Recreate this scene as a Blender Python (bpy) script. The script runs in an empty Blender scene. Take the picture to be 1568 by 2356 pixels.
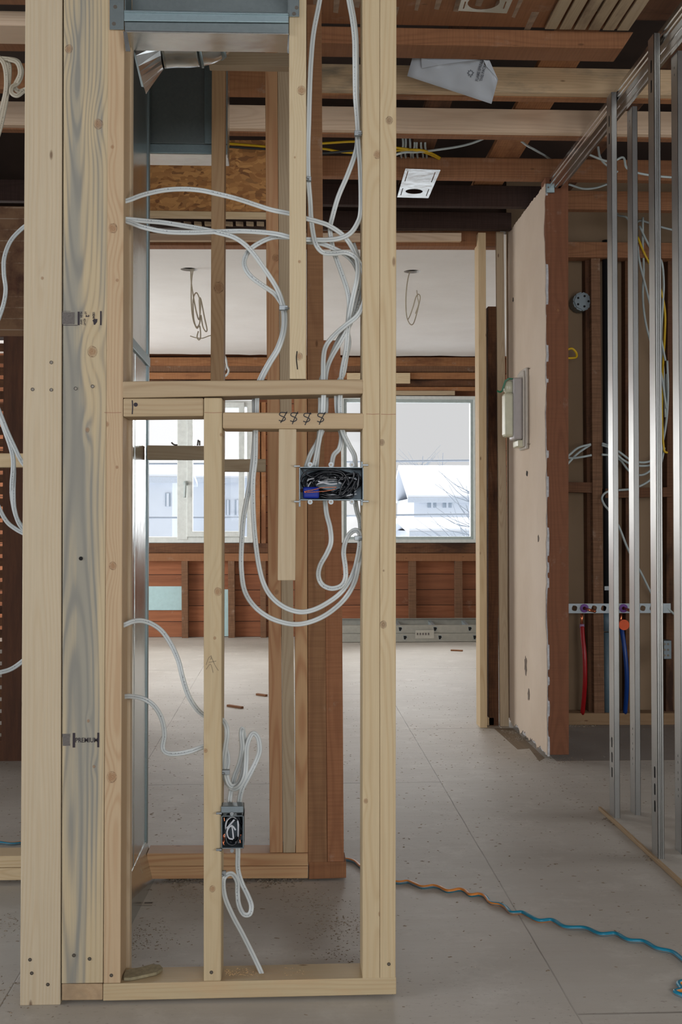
import bpy, bmesh, math, random
from mathutils import Vector, Matrix, Euler

random.seed(7)
S = bpy.context.scene
COL = S.collection
PI = math.pi

# ------------------------------------------------------------------ camera, light, exposure
FPX = 2714.0                      # focal length in pixels of the 1568 x 2356 frame
CAM_Z = 1.03
YAW = math.radians(-2.53)
TILT = math.radians(1.1)
PV = 1153.0                       # row of the optical axis
cam_data = bpy.data.cameras.new('camera')
cam = bpy.data.objects.new('camera', cam_data)
COL.objects.link(cam)
cam.location = (0, 0, CAM_Z)
cam.rotation_euler = (PI / 2 + TILT, 0, YAW)
cam_data.sensor_fit = 'VERTICAL'
cam_data.sensor_height = 24.0
cam_data.lens = 24.0 * FPX / 2356.0
cam_data.shift_y = -(1178.0 - PV) / 2356.0
cam_data.clip_start = 0.05
cam_data.clip_end = 500
S.camera = cam
CAM_R = Euler((PI / 2 + TILT, 0, YAW)).to_matrix()

S.view_settings.view_transform = 'Standard'
S.view_settings.look = 'None'
S.view_settings.exposure = 0.0
S.view_settings.gamma = 1.0
S.view_settings.use_curve_mapping = False
S.cycles.max_bounces = 8
S.cycles.diffuse_bounces = 4
S.cycles.glossy_bounces = 4
S.cycles.transparent_max_bounces = 12
S.cycles.sample_clamp_indirect = 4.0
S.cycles.use_denoising = True

w = bpy.data.worlds.new('overcast_winter_sky')
S.world = w
w.use_nodes = True
_t = w.node_tree                      # sky set brighter towards the left of the street
_g = _t.nodes.new('ShaderNodeTexCoord')
_s = _t.nodes.new('ShaderNodeSeparateXYZ')
_t.links.new(_g.outputs['Generated'], _s.inputs[0])
_m = _t.nodes.new('ShaderNodeMapRange')
_m.interpolation_type = 'SMOOTHSTEP'
for _i, _v in ((1, -0.03), (2, 0.10), (3, 1.02), (4, 0.68)):
    _m.inputs[_i].default_value = _v
_t.links.new(_s.outputs[0], _m.inputs[0])
_t.nodes['Background'].inputs[0].default_value = (0.985, 0.99, 1.0, 1)
_t.links.new(_m.outputs[0], _t.nodes['Background'].inputs[1])


def light(name, kind, loc, rot, energy, color=(1, 1, 1), size=None, size_y=None, angle=None):
    d = bpy.data.lights.new(name, kind)
    d.energy = energy
    d.color = color
    if kind == 'AREA':
        d.shape = 'RECTANGLE'
        d.size = size
        d.size_y = size_y
    if angle is not None:
        d.angle = angle
    o = bpy.data.objects.new(name, d)
    COL.objects.link(o)
    o.location = loc
    o.rotation_euler = rot
    return o


# bright overcast sky seen over the street: a very soft sun through the far windows
light('sky_glow', 'SUN', (0, 20, 12), (math.radians(-60), 0, 0), 11.0, (0.97, 0.99, 1.0), angle=math.radians(70))
# unseen fill lamps added behind and beside the camera
light('rear_fill', 'AREA', (0.3, -3.9, 1.95), (math.radians(90), 0, 0), 108, (0.95, 0.99, 1.06), 4.2, 1.7)
light('left_fill', 'AREA', (-4.3, 0.6, 1.5), (0, math.radians(-90), 0), 95, (0.95, 0.99, 1.06), 1.8, 2.6)  # added fill from the left for drywall, floor and joists
light('right_fill', 'AREA', (4.3, 3.3, 1.5), (0, math.radians(90), 0), 26, (0.95, 0.99, 1.06), 1.6, 2.2)  # added weaker fill from the right, no opening in that wall
light('upward_fill', 'AREA', (1.3, 0.3, 0.9), (math.radians(116), 0, 0), 22, (1.0, 0.99, 0.97), 0.9, 0.6)  # added lamp aimed upward to brighten joists and beam
# unseen fill lamps added at both sides of the far room
light('far_room_fill', 'AREA', (-3.3, 8.6, 1.2), (0, math.radians(-86), 0), 105, (0.96, 0.98, 1.0), 1.5, 2.4)
light('far_room_fill', 'AREA', (3.6, 8.8, 1.2), (0, math.radians(96), 0), 14, (0.96, 0.98, 1.0), 1.5, 2.4)


# ------------------------------------------------------------------ pixel -> place
def ray(u, v):
    return CAM_R @ Vector(((u - 784.0) / FPX, (PV - v) / FPX, -1.0))


def P(u, v, Y):
    """point of the vertical plane at distance Y"""
    d = ray(u, v)
    t = Y / d.y
    return Vector((d.x * t, Y, CAM_Z + d.z * t))


def PZ(u, v, z=0.0):
    d = ray(u, v)
    t = (z - CAM_Z) / d.z
    return Vector((d.x * t, d.y * t, z))


def PX(u, v, X):
    d = ray(u, v)
    t = X / d.x
    return Vector((X, d.y * t, CAM_Z + d.z * t))


def lin(r, g, b):
    def f(c):
        c /= 255.0
        return c / 12.92 if c <= 0.04045 else ((c + 0.055) / 1.055) ** 2.4
    return (f(r), f(g), f(b), 1.0)


# ------------------------------------------------------------------ node helpers
class NT:
    def __init__(s, name):
        s.m = bpy.data.materials.new(name)
        s.m.use_nodes = True
        s.t = s.m.node_tree
        s.b = s.t.nodes['Principled BSDF']

    def n(s, typ, **kw):
        nd = s.t.nodes.new(typ)
        for k, v in kw.items():
            setattr(nd, k, v)
        return nd

    def l(s, a, b):
        s.t.links.new(a, b)

    def put(s, sock, v):
        if hasattr(v, 'links') or hasattr(v, 'is_linked'):
            s.l(v, sock)
        else:
            sock.default_value = v

    def math(s, op, a, b=0.0, c=None, clamp=False):
        nd = s.n('ShaderNodeMath', operation=op, use_clamp=clamp)
        s.put(nd.inputs[0], a)
        s.put(nd.inputs[1], b)
        if c is not None:
            s.put(nd.inputs[2], c)
        return nd.outputs[0]

    def vmath(s, op, a, b=(0, 0, 0)):
        nd = s.n('ShaderNodeVectorMath', operation=op)
        s.put(nd.inputs[0], a)
        s.put(nd.inputs[1], b)
        return nd.outputs['Value'] if op in ('LENGTH', 'DISTANCE', 'DOT_PRODUCT') else nd.outputs[0]

    def noise(s, vec, scale=1.0, detail=3.0, rough=0.55, col=False):
        nd = s.n('ShaderNodeTexNoise')
        s.l(vec, nd.inputs['Vector'])
        nd.inputs['Scale'].default_value = scale
        nd.inputs['Detail'].default_value = detail
        nd.inputs['Roughness'].default_value = rough
        return nd.outputs['Color' if col else 'Fac']

    def mix(s, f, a, b, mode='MIX'):
        nd = s.n('ShaderNodeMix', data_type='RGBA', blend_type=mode)
        s.put(nd.inputs[0], f)
        s.put(nd.inputs[6], a)
        s.put(nd.inputs[7], b)
        return nd.outputs[2]

    def ramp(s, f, lo, hi):
        nd = s.n('ShaderNodeMapRange', clamp=True)
        s.put(nd.inputs[0], f)
        nd.inputs[1].default_value = lo
        nd.inputs[2].default_value = hi
        return nd.outputs[0]

    def attr(s, name, out='Vector'):
        nd = s.n('ShaderNodeAttribute', attribute_name=name)
        return nd.outputs[out]

    def bump(s, h, strength=0.3, dist=0.002):
        nd = s.n('ShaderNodeBump')
        nd.inputs['Strength'].default_value = strength
        nd.inputs['Distance'].default_value = dist
        s.l(h, nd.inputs['Height'])
        s.l(nd.outputs[0], s.b.inputs['Normal'])


MATS = {}


def plain(name, col, rough=0.6, metal=0.0, bump=0.0, vary=0.08, spec=0.5, scale=30):
    if name in MATS:
        return MATS[name]
    t = NT(name)
    tc = t.n('ShaderNodeTexCoord')
    n = t.noise(tc.outputs['Object'], scale, 4)
    f = t.ramp(n, 0.3, 0.7)
    a = tuple(c * (1 - vary) for c in col[:3]) + (1,)
    b = tuple(min(1, c * (1 + vary)) for c in col[:3]) + (1,)
    t.l(t.mix(f, a, b), t.b.inputs['Base Color'])
    t.b.inputs['Roughness'].default_value = rough
    t.b.inputs['Metallic'].default_value = metal
    t.b.inputs['Specular IOR Level'].default_value = spec
    if bump:
        t.bump(n, bump)
    MATS[name] = t.m
    return t.m


def wood(name, light, dark, ring=210.0, contrast=0.5, knots=(), blue=0.0, patch=None, rough=0.6,
         kcol=None, saw=0.0, plaster=0.0, vary=0.5, blotch=None, fresh=0.0):
    """sawn timber: growth rings cut lengthwise, fibres, knots (x, z, r from the middle of the foot of the board)"""
    if fresh:
        light, dark = [tuple(c * fresh for c in q[:3]) + (1,) for q in (light, dark)]
    t = NT(name)
    g = t.attr('gc')
    loc = t.attr('lc')
    sp = t.n('ShaderNodeSeparateXYZ')
    t.l(g, sp.inputs[0])
    x, y, z = sp.outputs
    sl = t.n('ShaderNodeSeparateXYZ')
    t.l(loc, sl.inputs[0])
    wob = t.noise(t.vmath('MULTIPLY', g, (0.4, 0.4, 0.8)), 1.0, 2, 0.5, col=True)
    ws = t.n('ShaderNodeSeparateColor')
    t.l(wob, ws.inputs[0])
    wx = t.math('MULTIPLY', t.math('SUBTRACT', ws.outputs[0], 0.5), 0.09)
    wy = t.math('MULTIPLY', t.math('SUBTRACT', ws.outputs[1], 0.5), 0.13)
    fine = t.noise(t.vmath('MULTIPLY', g, (40, 40, 3)), 1.0, 2)
    ax = t.math('ADD', x, wx)
    ay = t.math('ADD', y, wy)
    r = t.math('SQRT', t.math('ADD', t.math('MULTIPLY', ax, ax), t.math('MULTIPLY', ay, ay)))
    r = t.math('ADD', r, t.math('MULTIPLY', fine, 0.0022))
    mask = None
    knn = t.noise(loc, 110, 3)
    ringd = None
    for (kx, kz, kr) in knots:
        dx = t.math('SUBTRACT', sl.outputs[0], kx)
        dz = t.math('MULTIPLY', t.math('SUBTRACT', sl.outputs[2], kz), 0.85)
        d = t.math('SQRT', t.math('ADD', t.math('MULTIPLY', dx, dx), t.math('MULTIPLY', dz, dz)))
        d = t.math('ADD', d, t.math('MULTIPLY', t.math('SUBTRACT', knn, 0.5), kr * 0.9))
        dz2 = t.math('MULTIPLY', dz, 0.45)
        d2 = t.math('ADD', t.math('MULTIPLY', dx, dx), t.math('MULTIPLY', dz2, dz2))
        e = t.math('EXPONENT', t.math('MULTIPLY', d2, -1.0 / (2.6 * kr) ** 2))
        r = t.math('ADD', r, t.math('MULTIPLY', e, kr * 1.6))
        m = t.math('MULTIPLY', t.ramp(d, kr * 1.15, kr * 0.55), t.math('MULTIPLY_ADD', t.math('SINE', t.math('MULTIPLY', d, 2 * PI * 3.2 / kr)), 0.22, 0.78))
        rd = t.math('MULTIPLY', t.ramp(t.math('ABSOLUTE', t.math('SUBTRACT', d, kr)), kr * 0.15, 0.0), t.ramp(t.math('ADD', knn, t.math('MULTIPLY', dx, 9.0 / kr * 0.004)), 0.42, 0.56))
        mask = m if mask is None else t.math('MAXIMUM', mask, m)
        ringd = rd if ringd is None else t.math('MAXIMUM', ringd, rd)
    s = t.math('SINE', t.math('MULTIPLY', r, ring * 2 * PI))
    s = t.math('MULTIPLY_ADD', s, 0.5, 0.5)
    s = t.math('POWER', s, 2.2)
    broad = t.ramp(t.noise(t.vmath('MULTIPLY', g, (14, 14, 0.9)), 1.0, 3), 0.3, 0.7)
    fib = t.noise(t.vmath('MULTIPLY', g, (500, 500, 9)), 1.0, 2)
    rc = t.math('MULTIPLY', s, t.math('MULTIPLY_ADD', broad, contrast * 0.7, contrast * 0.3))
    col = t.mix(rc, light, dark)
    lo = tuple(c * (1 - 0.22 * vary) for c in light[:3]) + (1,)
    col = t.mix(t.math('MULTIPLY', broad, 0.8 * vary), col, t.mix(0.5, col, lo), 'MIX')
    v = t.n('ShaderNodeHueSaturation')
    v.inputs['Saturation'].default_value = 1.0
    t.l(t.math('MULTIPLY_ADD', fib, 0.22 * (0.5 + vary), 1 - 0.11 * (0.5 + vary)), v.inputs['Value'])
    t.l(col, v.inputs['Color'])
    col = v.outputs[0]
    # small pin knots and scratches
    vo = t.n('ShaderNodeTexVoronoi')
    t.l(t.vmath('MULTIPLY', g, (14, 14, 5.0)), vo.inputs['Vector'])
    vo.inputs['Scale'].default_value = 1.0
    col = t.mix(t.math('MULTIPLY', t.ramp(vo.outputs['Distance'], 0.065, 0.03), 0.75), col, kcol or lin(92, 62, 40))
    if blue:
        q = t.noise(t.vmath('MULTIPLY', g, (26, 26, 1.1)), 1.0, 4, 0.6)
        cen = t.math('ABSOLUTE', t.math('ADD', sl.outputs[0], t.math('MULTIPLY_ADD', ws.outputs[2], 0.13, -0.057)))
        band = t.ramp(cen, 0.050, 0.0)
        bm_ = t.math('MULTIPLY', t.ramp(t.math('ADD', t.math('MULTIPLY', s, 0.10), t.math('MULTIPLY_ADD', band, 0.26, q)), 0.58, 0.80), blue)
        col = t.mix(bm_, col, t.mix(t.math('MULTIPLY', s, 0.6), lin(146, 144, 134), lin(112, 116, 116)))
    if saw:
        sw = t.noise(t.vmath('MULTIPLY', g, (6, 6, 160)), 1.0, 2)
        col = t.mix(t.math('MULTIPLY', t.ramp(sw, 0.4, 0.65), saw), col, tuple(c * 0.55 for c in light[:3]) + (1,))
    if plaster:
        pn = t.noise(t.vmath('MULTIPLY', g, (9, 9, 6)), 1.3, 6, 0.7)
        col = t.mix(t.math('MULTIPLY', t.ramp(pn, 0.60, 0.70), plaster), col, lin(175, 160, 145))
    if blotch:
        bn = t.noise(t.vmath('MULTIPLY', g, (8, 8, 2.2)), 1.0, 5, 0.65)
        col = t.mix(t.ramp(bn, 0.50, 0.66), col, blotch)
    if mask is not None:
        kc = kcol or lin(156, 112, 76)
        kd = tuple(c * 0.4 for c in kc[:3]) + (1,)
        kn = t.noise(loc, 420, 3)
        col = t.mix(t.math('MULTIPLY', mask, 0.85), col, t.mix(t.ramp(kn, 0.35, 0.65), kc, tuple(c * 0.7 for c in kc[:3]) + (1,)))
        col = t.mix(t.math('MULTIPLY', ringd, 0.8), col, kd)
    t.l(col, t.b.inputs['Base Color'])
    t.b.inputs['Roughness'].default_value = rough
    t.b.inputs['Specular IOR Level'].default_value = 0.25
    t.bump(t.math('ADD', fib, t.math('MULTIPLY', s, 0.4)), 0.15 + saw * 0.5, 0.0012)
    return t.m


# ------------------------------------------------------------------ object helpers
WLOC = {}


def tag(o, label, cat, group=None, kind=None):
    if label:
        o['label'] = label
    if cat:
        o['category'] = cat
    if group:
        o['group'] = group
    if kind:
        o['kind'] = kind
    return o


def link(name, bm, mat, parent=None, smooth=False, lab=None):
    """one mesh object, origin at the middle of its foot"""
    vs = bm.verts
    lo = Vector((min(v.co.x for v in vs), min(v.co.y for v in vs), min(v.co.z for v in vs)))
    hi = Vector((max(v.co.x for v in vs), max(v.co.y for v in vs), max(v.co.z for v in vs)))
    c = Vector(((lo.x + hi.x) / 2, (lo.y + hi.y) / 2, lo.z))
    for v in vs:
        v.co -= c
    me = bpy.data.meshes.new(name)
    bm.to_mesh(me)
    bm.free()
    if isinstance(mat, (list, tuple)):
        for m in mat:
            me.materials.append(m)
    else:
        me.materials.append(mat)
    if smooth:
        for p in me.polygons:
            p.use_smooth = True
    o = bpy.data.objects.new(name, me)
    COL.objects.link(o)
    if parent is not None:
        o.parent = parent
        o.location = c - WLOC[parent.name]
    else:
        o.location = c
    WLOC[o.name] = c
    if lab:
        o['label'] = lab
    return o


def thing(name, label, cat, loc, group=None):
    o = bpy.data.objects.new(name, None)
    o.empty_display_size = 0.05
    COL.objects.link(o)
    o.location = loc
    WLOC[o.name] = Vector(loc)
    return tag(o, label, cat, group)


def struct(name, bm, mat, smooth=False, lab=None, cat=None):
    o = link(name, bm, mat, None, smooth)
    return tag(o, lab, cat, None, 'structure')


def set_gc(bm, axes, org, off=None):
    """grain coordinates: x across, y into the board, z along"""
    if off is None:
        off = Vector((random.uniform(-.02, .02), random.uniform(.012, .05), random.uniform(0, 60)))
    gx, gy, gz = (bm.verts.layers.float_vector.get('gc') or bm.verts.layers.float_vector.new('gc')), None, None
    lc = bm.verts.layers.float_vector.get('lc') or bm.verts.layers.float_vector.new('lc')
    for v in bm.verts:
        d = v.co - org
        q = Vector((d.dot(axes[0]), d.dot(axes[1]), d.dot(axes[2])))
        v[lc] = q
        v[gx] = q + off
    return bm


def hexa(fr, dv, bev=0.0015, bm=None):
    """box from its four front corners (TL, TR, BR, BL) and a depth vector"""
    own = bm is None
    if own:
        bm = bmesh.new()
    f = [bm.verts.new(p) for p in fr]
    b = [bm.verts.new(p + dv) for p in fr]
    fs = [bm.faces.new(f[::-1]), bm.faces.new(b)]
    for i in range(4):
        j = (i + 1) % 4
        fs.append(bm.faces.new((f[i], f[j], b[j], b[i])))
    bmesh.ops.recalc_face_normals(bm, faces=fs)
    if bev and own:
        bmesh.ops.bevel(bm, geom=list(bm.edges), offset=bev, segments=2, affect='EDGES', profile=0.5)
    return bm


def plank_bm(fr, dv, bev=0.0015, off=None):
    bm = hexa(fr, dv, bev)
    wv, hv = fr[1] - fr[0], fr[0] - fr[3]
    if hv.length >= wv.length and hv.length >= dv.length:
        ax = (wv.normalized(), dv.normalized(), hv.normalized())
        org = (fr[2] + fr[3]) / 2
    elif wv.length >= dv.length:
        ax = (hv.normalized(), dv.normalized(), wv.normalized())
        org = (fr[0] + fr[3]) / 2
    else:
        ax = (wv.normalized(), hv.normalized(), dv.normalized())
        org = (fr[2] + fr[3]) / 2
    return set_gc(bm, ax, org, off)


def aabb(x0, x1, y0, y1, z0, z1, bev=0.0015, off=None):
    fr = [Vector((x0, y0, z1)), Vector((x1, y0, z1)), Vector((x1, y0, z0)), Vector((x0, y0, z0))]
    return plank_bm(fr, Vector((0, y1 - y0, 0)), bev, off)


def vstud(name, label, uT, uB, vT, vB, Y, depth, mat, z0=None, z1=None, cat='stud', group=None, bev=0.0015, parent=None):
    """upright board: edges uT at height vT and uB at height vB, on the plane Y"""
    a, b = P(uT[0], vT, Y), P(uT[1], vT, Y)
    c, d = P(uB[1], vB, Y), P(uB[0], vB, Y)
    zt = (a.z + b.z) / 2
    zb = (c.z + d.z) / 2
    z1 = zt if z1 is None else z1
    z0 = zb if z0 is None else z0

    def ext(p, q, z):            # p top, q bottom
        k = (z - zb) / (zt - zb)
        return Vector((q.x + (p.x - q.x) * k, Y, z))
    fr = [ext(a, d, z1), ext(b, c, z1), ext(b, c, z0), ext(a, d, z0)]
    o = link(name, plank_bm(fr, Vector((0, depth, 0)), bev), mat, parent)
    if parent is None:
        tag(o, label, cat, group)
    return o


def hboard(name, label, uL, uR, vL, vR, Y, depth, mat, cat='board', group=None, bev=0.0015, parent=None, kind=None):
    """level board: vL = (top, bottom) at its left end, vR at its right end"""
    fr = [P(uL, vL[0], Y), P(uR, vR[0], Y), P(uR, vR[1], Y), P(uL, vL[1], Y)]
    o = link(name, plank_bm(fr, Vector((0, depth, 0)), bev), mat, parent)
    if parent is None:
        tag(o, label, cat, group, kind)
    return o


def catmull(pts, n=8):
    out = []
    pts = [Vector(p) for p in pts]
    q = [pts[0] * 2 - pts[1]] + pts + [pts[-1] * 2 - pts[-2]]
    for i in range(1, len(q) - 2):
        p0, p1, p2, p3 = q[i - 1], q[i], q[i + 1], q[i + 2]
        for k in range(n):
            t = k / n
            out.append(0.5 * ((2 * p1) + (p2 - p0) * t + (2 * p0 - 5 * p1 + 4 * p2 - p3) * t * t + (3 * p1 - p0 - 3 * p2 + p3) * t ** 3))
    out.append(pts[-1])
    return out


def sweep(pts, prof, bm=None, facing=Vector((0, 1, 0)), scale=None):
    """profile (list of (side, out)) swept along pts; closed ends"""
    own = bm is None
    if own:
        bm = bmesh.new()
    g = bm.verts.layers.float_vector.get('gc') or bm.verts.layers.float_vector.new('gc')
    rings = []
    prev = None
    L = 0.0
    n = len(prof)
    for i, p in enumerate(pts):
        t = (pts[min(i + 1, len(pts) - 1)] - pts[max(i - 1, 0)])
        if t.length < 1e-9:
            t = Vector((0, 0, 1))
        t.normalize()
        side = t.cross(facing)
        if side.length < 0.15:
            side = prev if prev is not None else t.orthogonal()
            side = side - t * side.dot(t)
        side.normalize()
        if prev is not None and side.dot(prev) < 0:
            side = -side
        prev = side
        out = side.cross(t).normalized()
        if i:
            L += (p - pts[i - 1]).length
        sc = 1.0 if scale is None else scale(i / (len(pts) - 1))
        r = []
        for k, (a, b) in enumerate(prof):
            v = bm.verts.new(p + side * a * sc + out * b * sc)
            v[g] = Vector((k / n, 0, L))
            r.append(v)
        rings.append(r)
    for i in range(len(rings) - 1):
        for k in range(n):
            j = (k + 1) % n
            bm.faces.new((rings[i][k], rings[i][j], rings[i + 1][j], rings[i + 1][k]))
    bm.faces.new(rings[0][::-1])
    bm.faces.new(rings[-1])
    if own:
        bmesh.ops.recalc_face_normals(bm, faces=bm.faces)
    return bm


def circ(r, n=10):
    return [(r * math.cos(2 * PI * k / n), r * math.sin(2 * PI * k / n)) for k in range(n)]


def oval(wd, th, n=20):
    o = []
    for k in range(n):
        a = 2 * PI * k / n
        x, y = wd / 2 * math.cos(a), th / 2 * math.sin(a)
        y *= 1 - 0.42 * math.exp(-(x / (0.16 * wd)) ** 2)
        o.append((x, y))
    return o


def disc(c, nrm, r, th, bm=None, n=16):
    """short cylinder whose visible face points along nrm"""
    own = bm is None
    if own:
        bm = bmesh.new()
    nrm = nrm.normalized()
    s = nrm.orthogonal().normalized()
    t = nrm.cross(s)
    A, B = [], []
    for k in range(n):
        a = 2 * PI * k / n
        q = c + (s * math.cos(a) + t * math.sin(a)) * r
        A.append(bm.verts.new(q))
        B.append(bm.verts.new(q + nrm * th))
    fs = [bm.faces.new(A[::-1]), bm.faces.new(B)]
    for k in range(n):
        j = (k + 1) % n
        fs.append(bm.faces.new((A[k], A[j], B[j], B[k])))
    bmesh.ops.recalc_face_normals(bm, faces=fs)
    return bm


def quad(bm, *p):
    return bm.faces.new([bm.verts.new(q) for q in p])


def plate(outline, dv, holes=(), bm=None):
    """flat sheet with holes: outline and holes are lists of points of one plane, dv its thickness"""
    own = bm is None
    if own:
        bm = bmesh.new()
    loops = []
    for lp in [outline] + list(holes):
        vs = [bm.verts.new(p) for p in lp]
        loops.append([bm.edges.new((vs[i], vs[(i + 1) % len(vs)])) for i in range(len(vs))])
    ed = [e for lp in loops for e in lp]
    r = bmesh.ops.triangle_fill(bm, use_beauty=True, use_dissolve=False, edges=ed)
    fs = [f for f in r['geom'] if isinstance(f, bmesh.types.BMFace)]
    ex = bmesh.ops.extrude_face_region(bm, geom=fs)
    bmesh.ops.translate(bm, verts=[v for v in ex['geom'] if isinstance(v, bmesh.types.BMVert)], vec=dv)
    bmesh.ops.recalc_face_normals(bm, faces=bm.faces)
    return bm


def text_bm(body, size, org, ex, ey, th=0.0004, bold=0.0, sx=1.0):
    """flat lettering: org lower left, ex reading direction, ey up direction"""
    cu = bpy.data.curves.new('lettering', 'FONT')
    cu.body = body
    cu.size = size
    cu.extrude = th / 2
    cu.offset = bold
    cu.resolution_u = 3
    o = bpy.data.objects.new('lettering', cu)
    COL.objects.link(o)
    bpy.context.view_layer.update()
    me = o.to_mesh()
    bm = bmesh.new()
    bm.from_mesh(me)
    o.to_mesh_clear()
    bpy.data.objects.remove(o)
    bpy.data.curves.remove(cu)
    ex, ey = ex.normalized(), ey.normalized()
    ez = ex.cross(ey)
    for v in bm.verts:
        c = v.co.copy()
        v.co = org + ex * c.x * sx + ey * c.y + ez * c.z
    return bm


def ribbon(pts, width, nrm, th=0.0003, bm=None):
    """pen stroke lying on a face with normal nrm"""
    return sweep(pts, [(-width / 2, 0), (width / 2, 0), (width / 2, th), (-width / 2, th)], bm, nrm)

# ------------------------------------------------------------------ materials
NEW_L, NEW_D = lin(214, 194, 160), lin(180, 146, 104)
WOOD = {
    'pale': wood('pale_spruce', lin(216, 195, 160), lin(190, 156, 112), 190, 0.42),
    'pale2': wood('pale_spruce_knotty', lin(208, 184, 146), lin(178, 140, 96), 170, 0.5),
    'pink': wood('fresh_fir', lin(200, 160, 118), lin(164, 104, 66), 150, 0.75),
    'grey': wood('greyed_spruce', lin(186, 166, 138), lin(150, 122, 92), 180, 0.5),
    'joist': wood('joist_spruce', lin(222, 196, 168), lin(190, 154, 122), 120, 0.5, plaster=0.12),
    'joistw': wood('joist_spruce_weathered', lin(206, 178, 142), lin(168, 138, 106), 120, 0.5, blotch=lin(140, 128, 108)),
    'old': wood('old_red_timber', lin(150, 104, 72), lin(108, 70, 48), 110, 0.6, saw=0.35, plaster=0.15, rough=0.8),
    'oldd': wood('old_dark_timber', lin(108, 74, 52), lin(70, 46, 34), 110, 0.6, saw=0.4, plaster=0.10, rough=0.85, blotch=lin(62, 42, 32)),
    'oldo': wood('old_orange_timber', lin(166, 116, 78), lin(132, 84, 54), 110, 0.6, saw=0.35, plaster=0.4, rough=0.8, blotch=lin(124, 82, 56)),
    'black': wood('near_black_timber', lin(62, 46, 40), lin(40, 30, 26), 110, 0.4, saw=0.5, rough=0.9),  # near-black brown of the two rearmost joists
    'dusty': wood('dusty_stud_edge', lin(132, 98, 74), lin(98, 66, 46), 140, 0.5, saw=0.7, plaster=0.35, rough=0.9),
    'lath': wood('old_lath', lin(172, 152, 124), lin(136, 112, 86), 160, 0.4, plaster=0.3, rough=0.85, blotch=lin(128, 108, 88)),
}

galv = None


def metal(name, col, rough=0.3, spangle=0.25, bumpy=0.12, scale=60, aniso=0.0):
    t = NT(name)
    tc = t.n('ShaderNodeTexCoord')
    vo = t.n('ShaderNodeTexVoronoi')
    t.l(tc.outputs['Object'], vo.inputs['Vector'])
    vo.inputs['Scale'].default_value = scale
    n = t.noise(tc.outputs['Object'], 5, 4)
    f = t.math('ADD', t.math('MULTIPLY', vo.outputs['Color'], spangle), t.math('MULTIPLY', n, 0.5))
    t.l(t.mix(f, tuple(c * 0.72 for c in col[:3]) + (1,), col), t.b.inputs['Base Color'])
    t.b.inputs['Metallic'].default_value = 1.0
    t.l(t.math('MULTIPLY_ADD', n, 0.18, rough - 0.09), t.b.inputs['Roughness'])
    b = t.noise(tc.outputs['Object'], 9, 2)
    t.bump(b, bumpy, 0.01)
    return t.m


M_GALV = metal('galvanised_sheet', lin(222, 226, 224), 0.24, 0.3, 0.25, 140)
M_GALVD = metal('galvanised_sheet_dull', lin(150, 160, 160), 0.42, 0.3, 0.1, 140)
M_GALVB = metal('galvanised_flange', lin(165, 184, 188), 0.5, 0.3, 0.1, 160)
M_STEEL = metal('steel_stud', lin(176, 176, 173), 0.36, 0.1, 0.04, 200)
M_RAIL = metal('bright_rail', lin(232, 230, 226), 0.24, 0.05, 0.03, 200)
M_BOX = metal('zinc_box', lin(140, 150, 154), 0.5, 0.25, 0.1, 300)
M_ZINC = metal('zinc_hardware', lin(165, 170, 172), 0.5, 0.1, 0.0, 300)
M_ALU = plain('dusty_aluminium', lin(172, 170, 160), 0.5, 0.35)
M_ALUT = plain('ladder_rail_top', lin(160, 172, 176), 0.45, 0.3)
M_BLACKINS = plain('black_insulation', lin(30, 32, 36), 0.28)
M_WHITEINS = plain('white_insulation', lin(190, 192, 196), 0.35)
M_COPPER = plain('bare_copper', lin(214, 128, 92), 0.25, 1.0)
M_BLUE = plain('blue_wire_nut', lin(6, 34, 130), 0.5, spec=.3)
M_DARK = plain('dark_hole', lin(16, 13, 11), 0.9)
M_INK = plain('stamp_ink', lin(52, 44, 50), 0.8)
M_INKF = plain('faded_stamp_ink', lin(104, 98, 94), 0.85, vary=0.25, scale=400)
M_PEN = plain('black_marker', lin(26, 24, 28), 0.6)
M_PENCIL = plain('pencil', lin(126, 112, 92), 0.8)
M_WHITE = plain('white_vinyl', lin(214, 218, 214), 0.4)
M_GREYV = plain('pale_grey_vinyl', lin(176, 186, 184), 0.4)
M_SCREW = plain('screw_head', lin(120, 112, 102), 0.4, 0.8)
M_CHIP = plain('wood_chip', lin(150, 112, 76), 0.8, vary=0.3)
M_DRY = None


def cable_mat(name, base, stripe):
    t = NT(name)
    g = t.attr('gc')
    sp = t.n('ShaderNodeSeparateXYZ')
    t.l(g, sp.inputs[0])
    a = t.math('ABSOLUTE', t.math('SUBTRACT', t.math('FRACT', t.math('MULTIPLY', sp.outputs[0], 2.0)), 0.5))
    f = t.ramp(a, 0.10, 0.03)
    c = t.mix(t.math('MULTIPLY', f, 0.55), base, stripe)
    # faint print along the jacket
    n = t.noise(t.vmath('MULTIPLY', g, (4, 1, 420)), 1.0, 2)
    pr = t.math('MULTIPLY', t.ramp(n, 0.58, 0.60), t.math('MULTIPLY', t.ramp(t.math('ABSOLUTE', t.math('SUBTRACT', sp.outputs[0], 0.78)), 0.035, 0.02),
                t.ramp(t.math('SINE', t.math('MULTIPLY', sp.outputs[2], 9.0)), 0.1, 0.2)))
    c = t.mix(t.math('MULTIPLY', pr, 0.8), c, lin(50, 50, 55))
    t.l(c, t.b.inputs['Base Color'])
    t.b.inputs['Roughness'].default_value = 0.38
    return t.m


M_CABLE = cable_mat('white_cable_jacket', lin(196, 200, 198), lin(120, 130, 134))
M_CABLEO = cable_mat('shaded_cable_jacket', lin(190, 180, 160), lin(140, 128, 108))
M_YCABLE = plain('yellow_cable_jacket', lin(212, 172, 24), 0.4)
M_KCABLE = plain('black_cable_jacket', lin(40, 40, 38), 0.5)


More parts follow.
